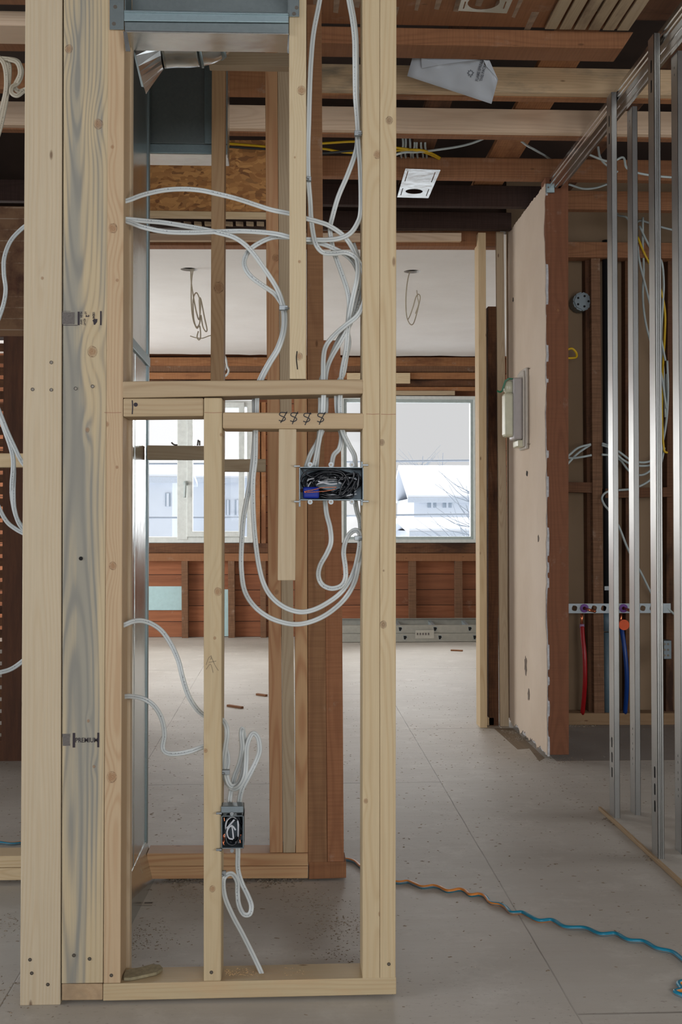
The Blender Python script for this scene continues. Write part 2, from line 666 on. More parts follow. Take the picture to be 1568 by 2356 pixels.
def drywall_mat(name, a, b):
    t = NT(name)
    tc = t.n('ShaderNodeTexCoord')
    n = t.noise(tc.outputs['Object'], 1.6, 5, 0.6)
    n2 = t.noise(t.vmath('MULTIPLY', tc.outputs['Object'], (30, 30, 3)), 1.0, 4, 0.6)
    c = t.mix(t.ramp(n, 0.35, 0.65), a, b)
    c = t.mix(t.math('MULTIPLY', t.ramp(n2, 0.6, 0.75), 0.25), c, tuple(x * 0.7 for x in a[:3]) + (1,))
    t.l(c, t.b.inputs['Base Color'])
    t.b.inputs['Roughness'].default_value = 0.85
    t.bump(n2, 0.08)
    return t.m


M_DRYL = drywall_mat('pink_beige_drywall', lin(216, 198, 178), lin(204, 184, 162))
M_DRYB = drywall_mat('brown_board_back', lin(146, 122, 96), lin(134, 110, 84))
M_CEIL = drywall_mat('white_plaster_ceiling', lin(232, 230, 226), lin(224, 221, 216))
M_GYP = plain('gypsum_edge', lin(186, 184, 184), 0.9, vary=0.25, scale=60)
M_SHELL = plain('beige_shell_wall', lin(205, 198, 188), 0.9)


def floor_mat():
    t = NT('dusty_plywood')
    ge = t.n('ShaderNodeNewGeometry')
    p = ge.outputs['Position']
    sp = t.n('ShaderNodeSeparateXYZ')
    t.l(p, sp.inputs[0])
    x, y = sp.outputs[0], sp.outputs[1]
    big = t.noise(p, 0.9, 5, 0.6)
    gr = t.noise(t.vmath('MULTIPLY', p, (3.0, 22, 1)), 1.0, 5, 0.65)
    c = t.mix(t.ramp(big, 0.32, 0.68), lin(174, 167, 156), lin(194, 188, 178))
    c = t.mix(t.math('MULTIPLY', t.ramp(gr, 0.35, 0.7), 0.22), c, lin(164, 150, 134))
    wn = t.noise(p, 5.5, 6, 0.75)
    c = t.mix(t.math('MULTIPLY', t.ramp(wn, 0.52, 0.70), 0.5), c, lin(206, 200, 190))
    spk = t.noise(t.vmath('MULTIPLY', p, (60, 95, 1)), 1.0, 3, 0.6)
    spm = t.noise(p, 2.2, 3)
    c = t.mix(t.math('MULTIPLY', t.math('MULTIPLY', t.ramp(spk, 0.62, 0.72), t.ramp(spm, 0.38, 0.6)), 0.75), c, lin(96, 78, 62))
    # joints between the sheets
    jit = t.math('MULTIPLY', t.math('SUBTRACT', t.noise(p, 7, 3), 0.5), 0.004)

    def joint(a, pos, wdt=0.0015):
        return t.ramp(t.math('ABSOLUTE', t.math('SUBTRACT', t.math('ADD', a, jit), pos)), wdt * 1.6, wdt * 0.6)
    j = joint(x, 0.605)
    for q in (-0.614, 1.83, -1.83):
        j = t.math('MAXIMUM', j, joint(x, q))
    mid = t.math('MULTIPLY', t.math('LESS_THAN', x, 0.605), t.math('GREATER_THAN', x, -0.614))
    rt = t.math('GREATER_THAN', x, 0.605)
    lf = t.math('LESS_THAN', x, -0.614)
    for q in (4.70, 2.26, 7.14, 9.58):
        j = t.math('MAXIMUM', j, t.math('MULTIPLY', joint(y, q, 0.0035), mid))
    for q in (2.475, 5.92, 8.36):
        j = t.math('MAXIMUM', j, t.math('MULTIPLY', joint(y, q, 0.0035), rt))
        j = t.math('MAXIMUM', j, t.math('MULTIPLY', joint(y, q, 0.0035), lf))
    dst = t.ramp(t.noise(p, 3.0, 4), 0.35, 0.6)
    c = t.mix(t.math('MULTIPLY', j, t.math('MULTIPLY_ADD', dst, 0.4, 0.2)), c, lin(70, 58, 48))
    # darker, older sub-floor to the right of the doorway post
    far = t.math('MULTIPLY', t.math('GREATER_THAN', x, 1.16), t.math('MULTIPLY', t.math('GREATER_THAN', y, 5.09), t.math('LESS_THAN', y, 6.2)))
    c = t.mix(t.math('MULTIPLY', far, 0.75), c, lin(118, 110, 104))
    edge = t.math('MULTIPLY', t.math('GREATER_THAN', x, 1.16), t.ramp(t.math('ABSOLUTE', t.math('SUBTRACT', t.math('ADD', y, jit), 5.085)), 0.012, 0.005))
    c = t.mix(t.math('MULTIPLY', edge, 0.8), c, lin(200, 190, 176))
    t.l(c, t.b.inputs['Base Color'])
    t.b.inputs['Roughness'].default_value = 0.62
    t.b.inputs['Specular IOR Level'].default_value = 0.35
    t.bump(t.math('SUBTRACT', t.math('ADD', gr, t.math('MULTIPLY', wn, 0.5)), t.math('MULTIPLY', j, 2.0)), 0.3, 0.003)
    return t.m


def sheathing_mat():
    t = NT('board_sheathing')
    ge = t.n('ShaderNodeNewGeometry')
    p = ge.outputs['Position']
    sp = t.n('ShaderNodeSeparateXYZ')
    t.l(p, sp.inputs[0])
    z = sp.outputs[2]
    k = t.math('MULTIPLY', z, 1 / 0.142)
    idx = t.math('FLOOR', k)
    fr = t.math('FRACT', k)
    wn = t.n('ShaderNodeTexWhiteNoise', noise_dimensions='1D')
    t.l(idx, wn.inputs['W'])
    cmb = t.n('ShaderNodeCombineXYZ')
    t.l(t.math('MULTIPLY', sp.outputs[0], 1.6), cmb.inputs[0])
    t.l(t.math('MULTIPLY', wn.outputs['Value'], 40), cmb.inputs[1])
    t.l(t.math('MULTIPLY', z, 26), cmb.inputs[2])
    n = t.noise(cmb.outputs[0], 1.0, 6, 0.7)
    n2 = t.noise(p, 5, 5, 0.7)
    c = t.mix(t.ramp(n, 0.3, 0.7), lin(176, 112, 76), lin(134, 82, 54))
    c = t.mix(t.math('MULTIPLY', wn.outputs['Value'], 0.4), c, lin(104, 66, 46))
    c = t.mix(t.math('MULTIPLY', t.ramp(n2, 0.62, 0.72), 0.35), c, lin(190, 160, 135))
    gap = t.ramp(t.math('ABSOLUTE', t.math('SUBTRACT', fr, 0.5)), 0.475, 0.49)
    c = t.mix(gap, c, lin(30, 18, 12))
    t.l(c, t.b.inputs['Base Color'])
    t.b.inputs['Roughness'].default_value = 0.85
    t.bump(t.math('MULTIPLY_ADD', gap, -2.0, n), 0.4, 0.004)
    return t.m


def old_plank_wall_mat():
    t = NT('dark_lath_and_board')
    ge = t.n('ShaderNodeNewGeometry')
    p = ge.outputs['Position']
    sp = t.n('ShaderNodeSeparateXYZ')
    t.l(p, sp.inputs[0])
    n = t.noise(t.vmath('MULTIPLY', p, (30, 4, 3)), 1.0, 6, 0.7)
    n2 = t.noise(p, 6, 5, 0.7)
    c = t.mix(t.ramp(n, 0.3, 0.7), lin(96, 62, 42), lin(66, 42, 30))
    up = t.math('GREATER_THAN', sp.outputs[2], 1.85)
    c = t.mix(t.math('MULTIPLY', up, t.ramp(n2, 0.35, 0.6)), c, lin(122, 92, 66))
    ln = t.ramp(t.math('ABSOLUTE', t.math('SUBTRACT', t.math('FRACT', t.math('MULTIPLY', sp.outputs[2], 20.5)), 0.5)), 0.06, 0.02)
    c = t.mix(t.math('MULTIPLY', t.math('MULTIPLY', ln, up), t.math('MULTIPLY', t.ramp(n2, 0.45, 0.6), 0.55)), c, lin(172, 156, 136))
    t.l(c, t.b.inputs['Base Color'])
    t.b.inputs['Roughness'].default_value = 0.9
    t.bump(n, 0.4, 0.004)
    return t.m


def osb_mat():
    t = NT('oriented_strand_board')
    tc = t.n('ShaderNodeTexCoord')
    d = t.noise(tc.outputs['Object'], 6, 3, col=True)
    vo = t.n('ShaderNodeTexVoronoi')
    t.l(t.vmath('ADD', t.vmath('MULTIPLY', tc.outputs['Object'], (34, 1, 80)), t.vmath('MULTIPLY', d, (9, 9, 9))), vo.inputs['Vector'])
    vo.inputs['Scale'].default_value = 1.0
    sc = t.n('ShaderNodeSeparateColor')
    t.l(vo.outputs['Color'], sc.inputs[0])
    c = t.mix(sc.outputs[0], lin(200, 146, 84), lin(150, 98, 50))
    c = t.mix(t.math('MULTIPLY', t.ramp(sc.outputs[1], 0.75, 0.95), 0.6), c, lin(96, 58, 30))
    t.l(c, t.b.inputs['Base Color'])
    t.b.inputs['Roughness'].default_value = 0.6
    return t.m


M_FLOOR = floor_mat()
M_SHEATH = sheathing_mat()
M_LATHWALL = old_plank_wall_mat()
M_OSB = osb_mat()
M_ROOF = plain('dark_roof_deck', lin(52, 36, 26), 0.9, vary=0.4, scale=3)
M_SNOW = plain('snow', lin(226, 230, 236), 0.9, vary=0.02)


def glass_mat():
    m = bpy.data.materials.new('window_glass')
    m.use_nodes = True
    t = m.node_tree
    t.nodes.remove(t.nodes['Principled BSDF'])
    tr = t.nodes.new('ShaderNodeBsdfTransparent')
    gl = t.nodes.new('ShaderNodeBsdfGlossy')
    gl.inputs['Roughness'].default_value = 0.02
    mx = t.nodes.new('ShaderNodeMixShader')
    fr = t.nodes.new('ShaderNodeFresnel')
    fr.inputs['IOR'].default_value = 1.2
    t.links.new(fr.outputs[0], mx.inputs[0])
    t.links.new(tr.outputs[0], mx.inputs[1])
    t.links.new(gl.outputs[0], mx.inputs[2])
    t.links.new(mx.outputs[0], t.nodes['Material Output'].inputs[0])
    return m


M_GLASS = glass_mat()

# ------------------------------------------------------------------ the setting
FZ = 2.55                                   # far room ceiling
FRONT, SECOND, DOORW, FARW = 2.57, 3.42, 6.0, 10.7

bm = aabb(-4.5, 4.5, -4.5, 11.2, -0.08, 0.0, 0)
struct('floor', bm, M_FLOOR, cat='floor', lab='dusty plywood sub-floor with sheet joints running away')

# shell
struct('wall_left', aabb(-4.6, -4.5, -4.5, 11.2, 0, 3.2, 0), M_SHELL)
struct('wall_right', aabb(4.5, 4.6, -4.5, 11.2, 0, 3.2, 0), M_SHELL)
b_ = bmesh.new()
for (x0, x1, z0, z1) in ((-4.5, -2.0, 0, 3.2), (2.6, 4.5, 0, 3.2), (-2.0, 2.6, 0, 0.85), (-2.0, 2.6, 2.65, 3.2)):
    hexa([Vector((x0, -4.6, z1)), Vector((x1, -4.6, z1)), Vector((x1, -4.6, z0)), Vector((x0, -4.6, z0))], Vector((0, .1, 0)), 0, b_)
struct('wall_back', b_, M_SHELL)
struct('ceiling', aabb(-4.5, 4.5, -4.5, 6.2, 3.1, 3.2, 0), M_ROOF)
struct('wall_upper', aabb(-4.5, 4.5, 6.15, 6.2, 2.58, 3.1, 0), M_ROOF)

# far room: plaster ceiling with two cut holes
hA, hB = PZ(435, 620, FZ), PZ(948, 625, FZ)


def hole(c, r, n=20, rot=0.0):
    return [Vector((c.x + r * math.cos(2 * PI * k / n + rot), c.y + r * math.sin(2 * PI * k / n + rot), c.z)) for k in range(n)]


out = []
for k in range(60):
    out.append(Vector((-4.5 + 9.0 * k / 59, 6.13 + random.uniform(-.01, .01), FZ)))
for k in range(90):
    out.append(Vector((4.5 - 9.0 * k / 89, 10.62 + random.uniform(-.03, .03), FZ)))
struct('ceiling', plate(out, Vector((0, 0, 0.016)), [hole(hA, 0.052), hole(hB, 0.052)]), M_CEIL,
       lab='white plaster ceiling of the far room with two round fixture holes', cat='ceiling')
struct('ceiling', aabb(-4.5, 4.5, 6.2, 11.2, 2.75, 2.8, 0), M_ROOF)

# far wall with its two window openings
WL = (P(322, 1000, FARW).x, P(582, 1000, FARW).x)      # left window outside edges
WR = (P(783, 1000, FARW).x, P(1097, 1000, FARW).x)
WZ0 = P(800, 1249, FARW).z
WZ1 = P(1000, 911, FARW).z
b_ = bmesh.new()
Y0 = FARW + 0.10
for (x0, x1, z0, z1) in ((-4.5, WL[0] - 0.01, 0, 2.75), (WL[1] + .01, WR[0] - .01, 0, 2.75), (WR[1] + .01, 4.5, 0, 2.75),
                         (WL[0] - .01, WL[1] + .01, 0, WZ0), (WL[0] - .01, WL[1] + .01, WZ1 + 0.0, 2.75),
                         (WR[0] - .01, WR[1] + .01, 0, WZ0), (WR[0] - .01, WR[1] + .01, WZ1, 2.75)):
    hexa([Vector((x0, Y0, z1)), Vector((x1, Y0, z1)), Vector((x1, Y0, z0)), Vector((x0, Y0, z0))], Vector((0, .12, 0)), 0, b_)
struct('wall_far', b_, M_SHEATH, lab='old horizontal board sheathing of the far outside wall', cat='wall')


def frame_bm(x0, x1, z0, z1, wdt, y0, y1):
    b = bmesh.new()
    O = [(x0, z1), (x1, z1), (x1, z0), (x0, z0)]
    I = [(x0 + wdt, z1 - wdt), (x1 - wdt, z1 - wdt), (x1 - wdt, z0 + wdt), (x0 + wdt, z0 + wdt)]
    V = {}
    for nm, L in (('O', O), ('I', I)):
        for k, (x, z) in enumerate(L):
            for s, yy in ((0, y0), (1, y1)):
                V[nm, k, s] = b.verts.new((x, yy, z))
    for k in range(4):
        j = (k + 1) % 4
        b.faces.new((V['O', k, 0], V['O', j, 0], V['I', j, 0], V['I', k, 0]))
        b.faces.new((V['O', k, 1], V['O', j, 1], V['I', j, 1], V['I', k, 1]))
        b.faces.new((V['O', k, 0], V['O', j, 0], V['O', j, 1], V['O', k, 1]))
        b.faces.new((V['I', k, 0], V['I', j, 0], V['I', j, 1], V['I', k, 1]))
    bmesh.ops.recalc_face_normals(b, faces=b.faces)
    bmesh.ops.bevel(b, geom=list(b.edges), offset=0.003, segments=1, affect='EDGES')
    return b


def xz(u, v):
    p = P(u, v, FARW + 0.04)
    return p.x, p.z


# left window: fixed pane and a casement
wl = struct('window_1', frame_bm(WL[0], WL[1], WZ0, xz(500, 922)[1], 0.055, FARW + .02, FARW + .12), M_WHITE,
            lab='white vinyl window left of the old studs, with a fixed pane and a casement', cat='window')
xm0, xm1 = xz(408, 1100)[0], xz(432, 1100)[0]
link('mullion', aabb(xm0, xm1, FARW + .015, FARW + .115, WZ0 + .03, xz(500, 928)[1], .003), M_WHITE, wl)
cs = link('casement', frame_bm(xm1 - .005, xz(562, 1100)[0], WZ0 + 0.055, xz(500, 926)[1], 0.05, FARW + .0, FARW + .08), M_WHITE, wl)
link('pane', aabb(xm1 + .03, xz(555, 1100)[0], FARW + .05, FARW + .056, WZ0 + .08, xz(500, 930)[1], 0), M_GLASS, cs)
hb = bmesh.new()
hp = P(427, 1112, FARW)
sweep(catmull([Vector((hp.x, FARW - .0, hp.z)), Vector((hp.x, FARW - .05, hp.z)), Vector((hp.x, FARW - .055, hp.z - .03)), Vector((hp.x - .004, FARW - .05, hp.z - .13))], 5), circ(.012, 8), hb)
disc(Vector((hp.x, FARW + .0, hp.z)), Vector((0, -1, 0)), .022, .012, hb)
link('handle', hb, M_GREYV, cs, True, 'grey turned-down casement handle')
link('pane', aabb(WL[0] + .03, xm0 + .01, FARW + .07, FARW + .076, WZ0 + .04, xz(500, 930)[1], 0), M_GLASS, wl)
# right window: one large pane
wr = struct('window_2', frame_bm(WR[0], WR[1], WZ0, WZ1, 0.03, FARW + .0, FARW + .12), M_WHITE,
            lab='large fixed white vinyl window at the right of the far wall', cat='window')
fi = link('sash', frame_bm(WR[0] + .022, WR[1] - .022, WZ0 + .022, WZ1 - .022, 0.035, FARW + .03, FARW + .1), M_GREYV, wr, lab='grey-green inner sash')
link('pane', aabb(WR[0] + .04, WR[1] - .04, FARW + .06, FARW + .066, WZ0 + .04, WZ1 - .04, 0), M_GLASS, fi)

# wall behind the steel studs (Y = 6) : back of the drywall
struct('wall_kitchen', aabb(1.14, 4.5, 6.12, 6.135, 0.02, 2.9, 0), M_DRYB, lab='brown back of the drywall behind the plumbing', cat='wall')
struct('wall_doorway', aabb(-4.5, -0.95, 6.05, 6.15, 0, 0.4, 0), M_SHELL)

# partition drywall on the right, rough edged, seen edge-on
DX = 1.126


def rough_sheet(x, y0, y1, zf0, zf1, th, n=60, amp=.01):
    b = bmesh.new()
    outl = []
    for k in range(n):                   # bottom, near to far
        q = k / (n - 1)
        outl.append((y0 + (y1 - y0) * q, zf0(q) + random.uniform(-amp, amp)))
    for k in range(n):
        q = 1 - k / (n - 1)
        outl.append((y0 + (y1 - y0) * q, zf1(q) + random.uniform(-amp, amp) * .5))
    # near edge, chewed
    m = 70
    z0, z1 = zf1(0), zf0(0)
    for k in range(1, m):
        q = k / m
        outl.append((y0 + random.uniform(-.006, .012) + .02 * max(0, math.sin(q * 19)) ** 3, z0 + (z1 - z0) * q))
    lp = [Vector((x, a, c)) for a, c in outl]
    return plate(lp, Vector((th, 0, 0)))


pz = PX(1160, 538, DX)
py0 = 5.13
ztn = P(1246, 424, 5.13).z
wd = struct('wall_partition', rough_sheet(DX, py0, 6.0, lambda q: 0.012 + 0.02 * abs(math.sin(q * 14)), lambda q: ztn, 0.003, 60, .008), M_DRYL,
            lab='stripped partition wall of pink-beige drywall with ragged edges', cat='wall')
link('gypsum_core', rough_sheet(DX + .0033, py0 - .004, 5.98, lambda q: .02, lambda q: ztn - .01, .0095, 40, .006), M_GYP, wd, lab='grey broken gypsum edge')


def patch(u, v, wy, hz, mat, nm='torn_hole', n=14, jag=.3, lab=None, th=.0015):
    c = PX(u, v, DX)
    lp = []
    for k in range(n):
        a = 2 * PI * k / n
        rr = 1 + random.uniform(-jag, jag)
        lp.append(Vector((DX - th, c.y + wy / 2 * math.cos(a) * rr, c.z + hz / 2 * math.sin(a) * rr)))
    link(nm, plate(lp, Vector((th * .9, 0, 0))), mat, wd, lab=lab)


M_TORN = plain('torn_paper', lin(118, 104, 92), 0.9, vary=0.3)
for (u, v, a, c, m) in ((1209, 1530, .05, .085, M_TORN), (1216, 1597, .05, .055, M_TORN), (1212, 1090, .03, .03, M_DARK),
                        (1238, 1238, .025, .03, M_TORN), (1180, 690, .02, .022, M_DARK)):
    patch(u, v, a, c, m)

# old wall on the far left with gaps between its laths
xl = P(6, 1200, 5.2).x
struct('wall_old', aabb(xl, -0.80, 5.2, 5.32, 0.0, 2.42, 0), M_LATHWALL, lab='dark brown old board and plaster wall at the left edge', cat='wall')
pc = P(24, 760, 5.18)
lt = None
for k in range(34):
    zc = P(0, 786 + k * 27.5, 5.2).z
    if zc < 0.05:
        break
    bb = aabb(xl - 0.5, xl + 0.002, 5.21, 5.217, zc - 0.041, zc - 0.006, 0.0)
    o = link('lath', bb, WOOD['oldd'])
    tag(o, 'thin dark horizontal lath with daylight between it and the next, left edge of the photo', 'lath', 'laths of the open old wall at the left edge')
struct('wall_old_foot', aabb(xl - 0.5, xl, 5.2, 5.3, 0, 0.09, 0), M_LATHWALL)
struct('wall_old_top', aabb(xl - 0.5, xl, 5.2, 5.3, P(0, 775, 5.2).z, 2.42, 0), M_LATHWALL)

# ------------------------------------------------------------------ front stud wall
def kn(u, v, o_uT, o_uB, vT, vB, r, Y=FRONT, z0=0.0):
    """knot position in board coordinates from a pixel"""
    a = P((o_uT[0] + o_uT[1]) / 2, vT, Y)
    b = P((o_uB[0] + o_uB[1]) / 2, vB, Y)
    p = P(u, v, Y)
    k = (p.z - b.z) / (a.z - b.z)
    return (p.x - (b.x + (a.x - b.x) * k), p.z - z0, r)


def screws(parent, pts, Y, r=.0029, name='screw', mat=None):
    for (u, v) in pts:
        p = P(u, v, Y)
        bm = disc(p + Vector((0, .0006, 0)), Vector((0, -1, 0)), r, .0009, n=14)
        o = link(name, bm, [M_SCREW])
        o.parent = parent
        o.location = WLOC[o.name] - WLOC[parent.name]
        c = link('recess', ring_bm(p + Vector((0, -.0004, 0)), r * 1.0, r * 1.28, .0004), M_DARK)
        c.parent = o
        c.location = WLOC[c.name] - WLOC[o.name]


def ring_bm(c, r0, r1, th, n=16, nrm=Vector((0, -1, 0))):
    bm = bmesh.new()
    s = nrm.orthogonal().normalized()
    t = nrm.cross(s)
    R = []
    for r in (r0, r1):
        for h in (0, th):
            R.append([bm.verts.new(c + (s * math.cos(2 * PI * k / n) + t * math.sin(2 * PI * k / n)) * r + nrm * h) for k in range(n)])
    A, B, C_, D = R
    for k in range(n):
        j = (k + 1) % n
        bm.faces.new((A[k], A[j], B[j], B[k]))
        bm.faces.new((C_[k], C_[j], D[j], D[k]))
        bm.faces.new((A[k], A[j], C_[j], C_[k]))
        bm.faces.new((B[k], B[j], D[j], D[k]))
    bmesh.ops.recalc_face_normals(bm, faces=bm.faces)
    return bm


TOP = 2.62
# post 1
uT, uB, vT, vB = (58, 143), (46, 139), 0, 2303
m = wood('post_spruce', lin(216, 198, 168), lin(196, 166, 126), 150, 0.4, knots=[kn(95, 640, uT, uB, vT, vB, .003)], fresh=.80)
p1 = vstud('post', 'widest-faced pale post at the far left of the front wall, reaching the floor', uT, uB, vT, vB, FRONT, .089, m, 0.0, TOP, cat='post')
screws(p1, [(118, 834), (75, 896), (118, 897), (69, 2208), (73, 2239), (110, 2265)], FRONT)
# post 2, blue stained, on its block
uT, uB, vT, vB = (146.5, 250.5), (141.5, 236.5), 0, 2262
z2 = P(190, 2263, FRONT).z
ks = [(158, 112, .008), (226, 285, .0095), (212, 809, .010), (201, 989, .0045), (203, 1659, .003), (216, 1764, .003)]
m = wood('blue_stained_pine', lin(212, 192, 156), lin(184, 154, 114), 120, 0.5, knots=[kn(u, v, uT, uB, vT, vB, r, FRONT, z2) for u, v, r in ks], blue=0.85, fresh=.80)
p2 = vstud('post', 'blue-grey stained knotty post between two plain pale boards, stamped PREMIUM', uT, uB, vT, vB, FRONT + .001, .088, m, z2, TOP, cat='post')
screws(p2, [(174, 894), (213, 889), (170, 2198), (206, 2206)], FRONT)
hb = P(186, 1285, FRONT)
link('nail_hole', disc(hb + Vector((0, .0005, 0)), Vector((0, -1, 0)), .0042, .0012), M_DARK, p2)
o = hboard('cut_block', 'short greyish sawn block carrying the blue-stained post', 142, 236, (2264, 2302), (2264, 2301), FRONT + .001, .088, wood('end_grain_block', lin(176, 150, 118), lin(150, 120, 90), 60, .4, blotch=lin(150, 128, 102)), cat='block')


def stampbox(u0, u1, v0, v1, mat, parent, name, Y=FRONT, lab=None):
    a, c = P(u0, v0, Y), P(u1, v1, Y)
    return link(name, aabb(a.x, c.x, Y + .0004, Y + .0012, c.z, a.z, 0), mat, parent, lab=lab)


# lumber stamp
st = link('mill_stamp', text_bm('PREMIUM', .0142, P(172.5, 1708.2, FRONT) + Vector((0, .0005, 0)), Vector((1, 0, 0)), Vector((0, 0, 1)), .0006, .00012, .84), M_INK, p2, lab='PREMIUM stamp in dark ink')
for (a, b_, c, d) in ((167, 172.6, 1686.5, 1720), (223.5, 228, 1686, 1719.5)):
    q0, q1 = P(a, c, FRONT), P(b_, d, FRONT)
    bb = link('stamp_bar', aabb(q0.x, q1.x, FRONT + .0004, FRONT + .0012, q1.z, q0.z, 0), M_INK, st)
for (a, b_, c, d) in ((143, 161, 1688.5, 1696), (144, 161, 1711, 1716), (144, 160, 1696, 1711)):
    q0, q1 = P(a, c, FRONT), P(b_, d, FRONT)
    link('stamp_smudge', aabb(q0.x, q1.x, FRONT + .0005, FRONT + .0012, q1.z, q0.z, 0), M_INKF, st)
# grade stamp, printed upside down
gs = link('grade_stamp', text_bm('2', .0095, P(197.5, 724.5, FRONT) + Vector((0, .0005, 0)), Vector((0, 0, -1)), Vector((1, 0, 0)), .0006, .0004, 1.0), M_INK, p2, lab='grade stamp with a large 2')
for (tx, u, v, s) in (('NLGA', 184.5, 717, .0062), ('HT', 194, 717, .006), ('S-P-F', 184.5, 735.5, .0062), ('KD-HT', 192, 733, .0062), ('100', 212.5, 717, .0075), ('CMS', 213, 723.5, .0062)):
    link('stamp_line', text_bm(tx, s, P(u, v, FRONT) + Vector((0, .0005, 0)), Vector((0, 0, -1)), Vector((1, 0, 0)), .0006, .0001, .78), M_INK, gs)
for (a, b_, c, d, mm) in ((178.5, 183, 717, 748, M_INK), (230, 233.5, 715.5, 748, M_INK), (143, 171, 718, 746, M_INKF), (143, 178, 747.5, 749, M_INK), (143, 162, 715.3, 716.5, M_INKF)):
    q0, q1 = P(a, c, FRONT), P(b_, d, FRONT)
    link('stamp_bar', aabb(q0.x, q1.x, FRONT + .0004, FRONT + .0012, q1.z, q0.z, 0), mm, gs)
lp = [P(u, v, FRONT) + Vector((0, .0005, 0)) for (u, v) in ((212.5, 737), (216, 733.5), (224, 734), (223, 741), (218, 747.5), (215.5, 747), (215, 742))]
link('stamp_emblem', plate(lp, Vector((0, .0006, 0))), M_INK, gs)

# stud 3
uT, uB, vT, vB = (250.5, 307), (238, 277), 0, 2262
uT = (249.5, 286.5)
zpl = P(400, 2260, FRONT).z
ks = [(261, 525, .009), (260, 338, .0035), (271, 645, .003), (244, 806, .003), (246, 976, .005), (260, 1302, .0075), (270, 1075, .003), (257, 1788, .010)]
m = wood('stud_left_fir', lin(212, 184, 148), lin(180, 134, 92), 150, 0.5, knots=[kn(u, v, uT, uB, vT, vB, r, FRONT, zpl) for u, v, r in ks], fresh=.80)
s3 = vstud('stud', 'knotty stud right of the blue-stained post, flush against it', uT, uB, vT, vB, FRONT, .089, m, zpl, TOP)
screws(s3, [(256, 2244)], FRONT)
vstud('stud', 'stud directly behind the knotty one, edging the metal duct', (286, 303), (277, 298), 0, 2262, FRONT + .0905, .034, WOOD['grey'], 0.0, TOP)

# bottom plate
m = wood('bottom_plate_spruce', lin(208, 186, 148), lin(184, 150, 108), 130, 0.4, blotch=lin(190, 160, 122), fresh=.80)
bp = hboard('bottom_plate', 'pale bottom plate of the front stud wall, lying on the floor', 237, 911, (2264, 2303), (2249, 2288), FRONT - .001, .09, m, cat='plate')
for (u, v) in ((598, 2238), (676, 2235)):
    c = PZ(u, v, zpl)
    link('drilled_hole', disc(c + Vector((0, 0, .0002)), Vector((0, 0, 1)), .013, .0006, n=18), M_DARK, bp)

# mid stud
uT, uB, vT, vB = (468.5, 511), (468, 508.5), 915, 2260
ks = [(500, 1361, .0075), (488, 2045, .006), (507, 1000, .003), (472, 1727, .004), (493, 1468, .003)]
m = wood('stud_mid_spruce', lin(210, 188, 150), lin(182, 148, 104), 150, 0.4, knots=[kn(u, v, uT, uB, vT, vB, r, FRONT, zpl) for u, v, r in ks], fresh=.80)
ms = vstud('stud', 'short pale stud in the middle, from bottom plate to cross block, with metal outlet box', uT, uB, vT, vB, FRONT, .089, m, zpl, None, bev=.003)
screws(ms, [(486, 2237), (507, 1871), (507, 1955)], FRONT, mat=M_SCREW)

# right doubled stud
rst = []
for (lab, uT, uB, ks, nm) in (
        ('left half of the doubled stud at the right end of the front wall', (834, 873.2), (833.5, 873.2), [(869, 356, .008), (841, 1843, .0045), (875, 2103, .005)], 'stud_right_a'),
        ('right half of the doubled stud, carrying the dark oval knots', (873.6, 911.5), (873.6, 909.5), [(897, 277, .0075), (879, 1018, .006), (882, 1437, .007), (883, 1313, .002)], 'stud_right_b')):
    m = wood(nm, lin(214, 192, 154), lin(188, 154, 110), 110, 0.45, knots=[kn(u, v, uT, uB, 0, 2250, r, FRONT, zpl) for u, v, r in ks], kcol=lin(150, 112, 80) if nm.endswith('a') else lin(120, 90, 66), fresh=.80)
    so = vstud('stud', lab, uT, uB, 0, 2250, FRONT, .089, m, zpl, TOP)
    rst.append(so)
    screws(so, [(894, 2218)] if nm.endswith('b') else [(906, 1190)][:0], FRONT)

# hanging upper stud
uT, uB, vT, vB = (664.5, 704.5), (666, 703.5), 38, 872
ks = [(692, 208, .0085), (688, 820, .007), (688, 602, .003), (677, 362, .002)]
zb = P(684, 872, FRONT).z
m = wood('stud_upper_spruce', lin(218, 198, 162), lin(192, 160, 116), 150, 0.4, knots=[kn(u, v, uT, uB, vT, vB, r, FRONT, zb) for u, v, r in ks], fresh=.80)
us = vstud('stud', 'short upper stud hanging from above onto the level cross plate', uT, uB, vT, vB, FRONT, .089, m, zb, TOP)
sw = link('dried_check', ribbon(catmull([P(683, 808, FRONT), P(681.5, 825, FRONT), P(684, 850, FRONT)], 4), .0022, Vector((0, -1, 0)), .0006), M_DARK, us)

# cross plates and blocks
m = wood('cross_plate_spruce', lin(196, 172, 138), lin(156, 124, 88), 110, 0.6, knots=[], fresh=.80)
cp = hboard('cross_plate', 'long level cross plate spanning the front wall above the switch box', 281.5, 836, (877, 916), (872.5, 905.5), FRONT - .0005, .0895, m, cat='plate', bev=.003)
m = wood('block_spruce', lin(200, 176, 140), lin(166, 132, 94), 110, 0.5, fresh=.80)
bk = hboard('cross_block', 'short cross block with a small blue stamp, left of the middle stud', 283, 467.5, (916.5, 959), (915.5, 957), FRONT, .089, m, cat='block', bev=.003)
link('stamp', ribbon(catmull([P(304, 921, FRONT), P(305, 935, FRONT), P(304, 953, FRONT)], 3), .0025, Vector((0, -1, 0))), M_INK, bk)
link('stamp', disc(P(312, 931, FRONT), Vector((0, -1, 0)), .0045, .0003), M_INK, bk)
m = wood('block_marked_spruce', lin(200, 174, 138), lin(176, 142, 104), 80, 0.3, fresh=.80)
bd = hboard('cross_block', 'cross block marked with four handwritten dollar signs', 512, 838, (948.5, 986), (950.5, 987), FRONT - .0005, .089, m, cat='block', bev=.003)
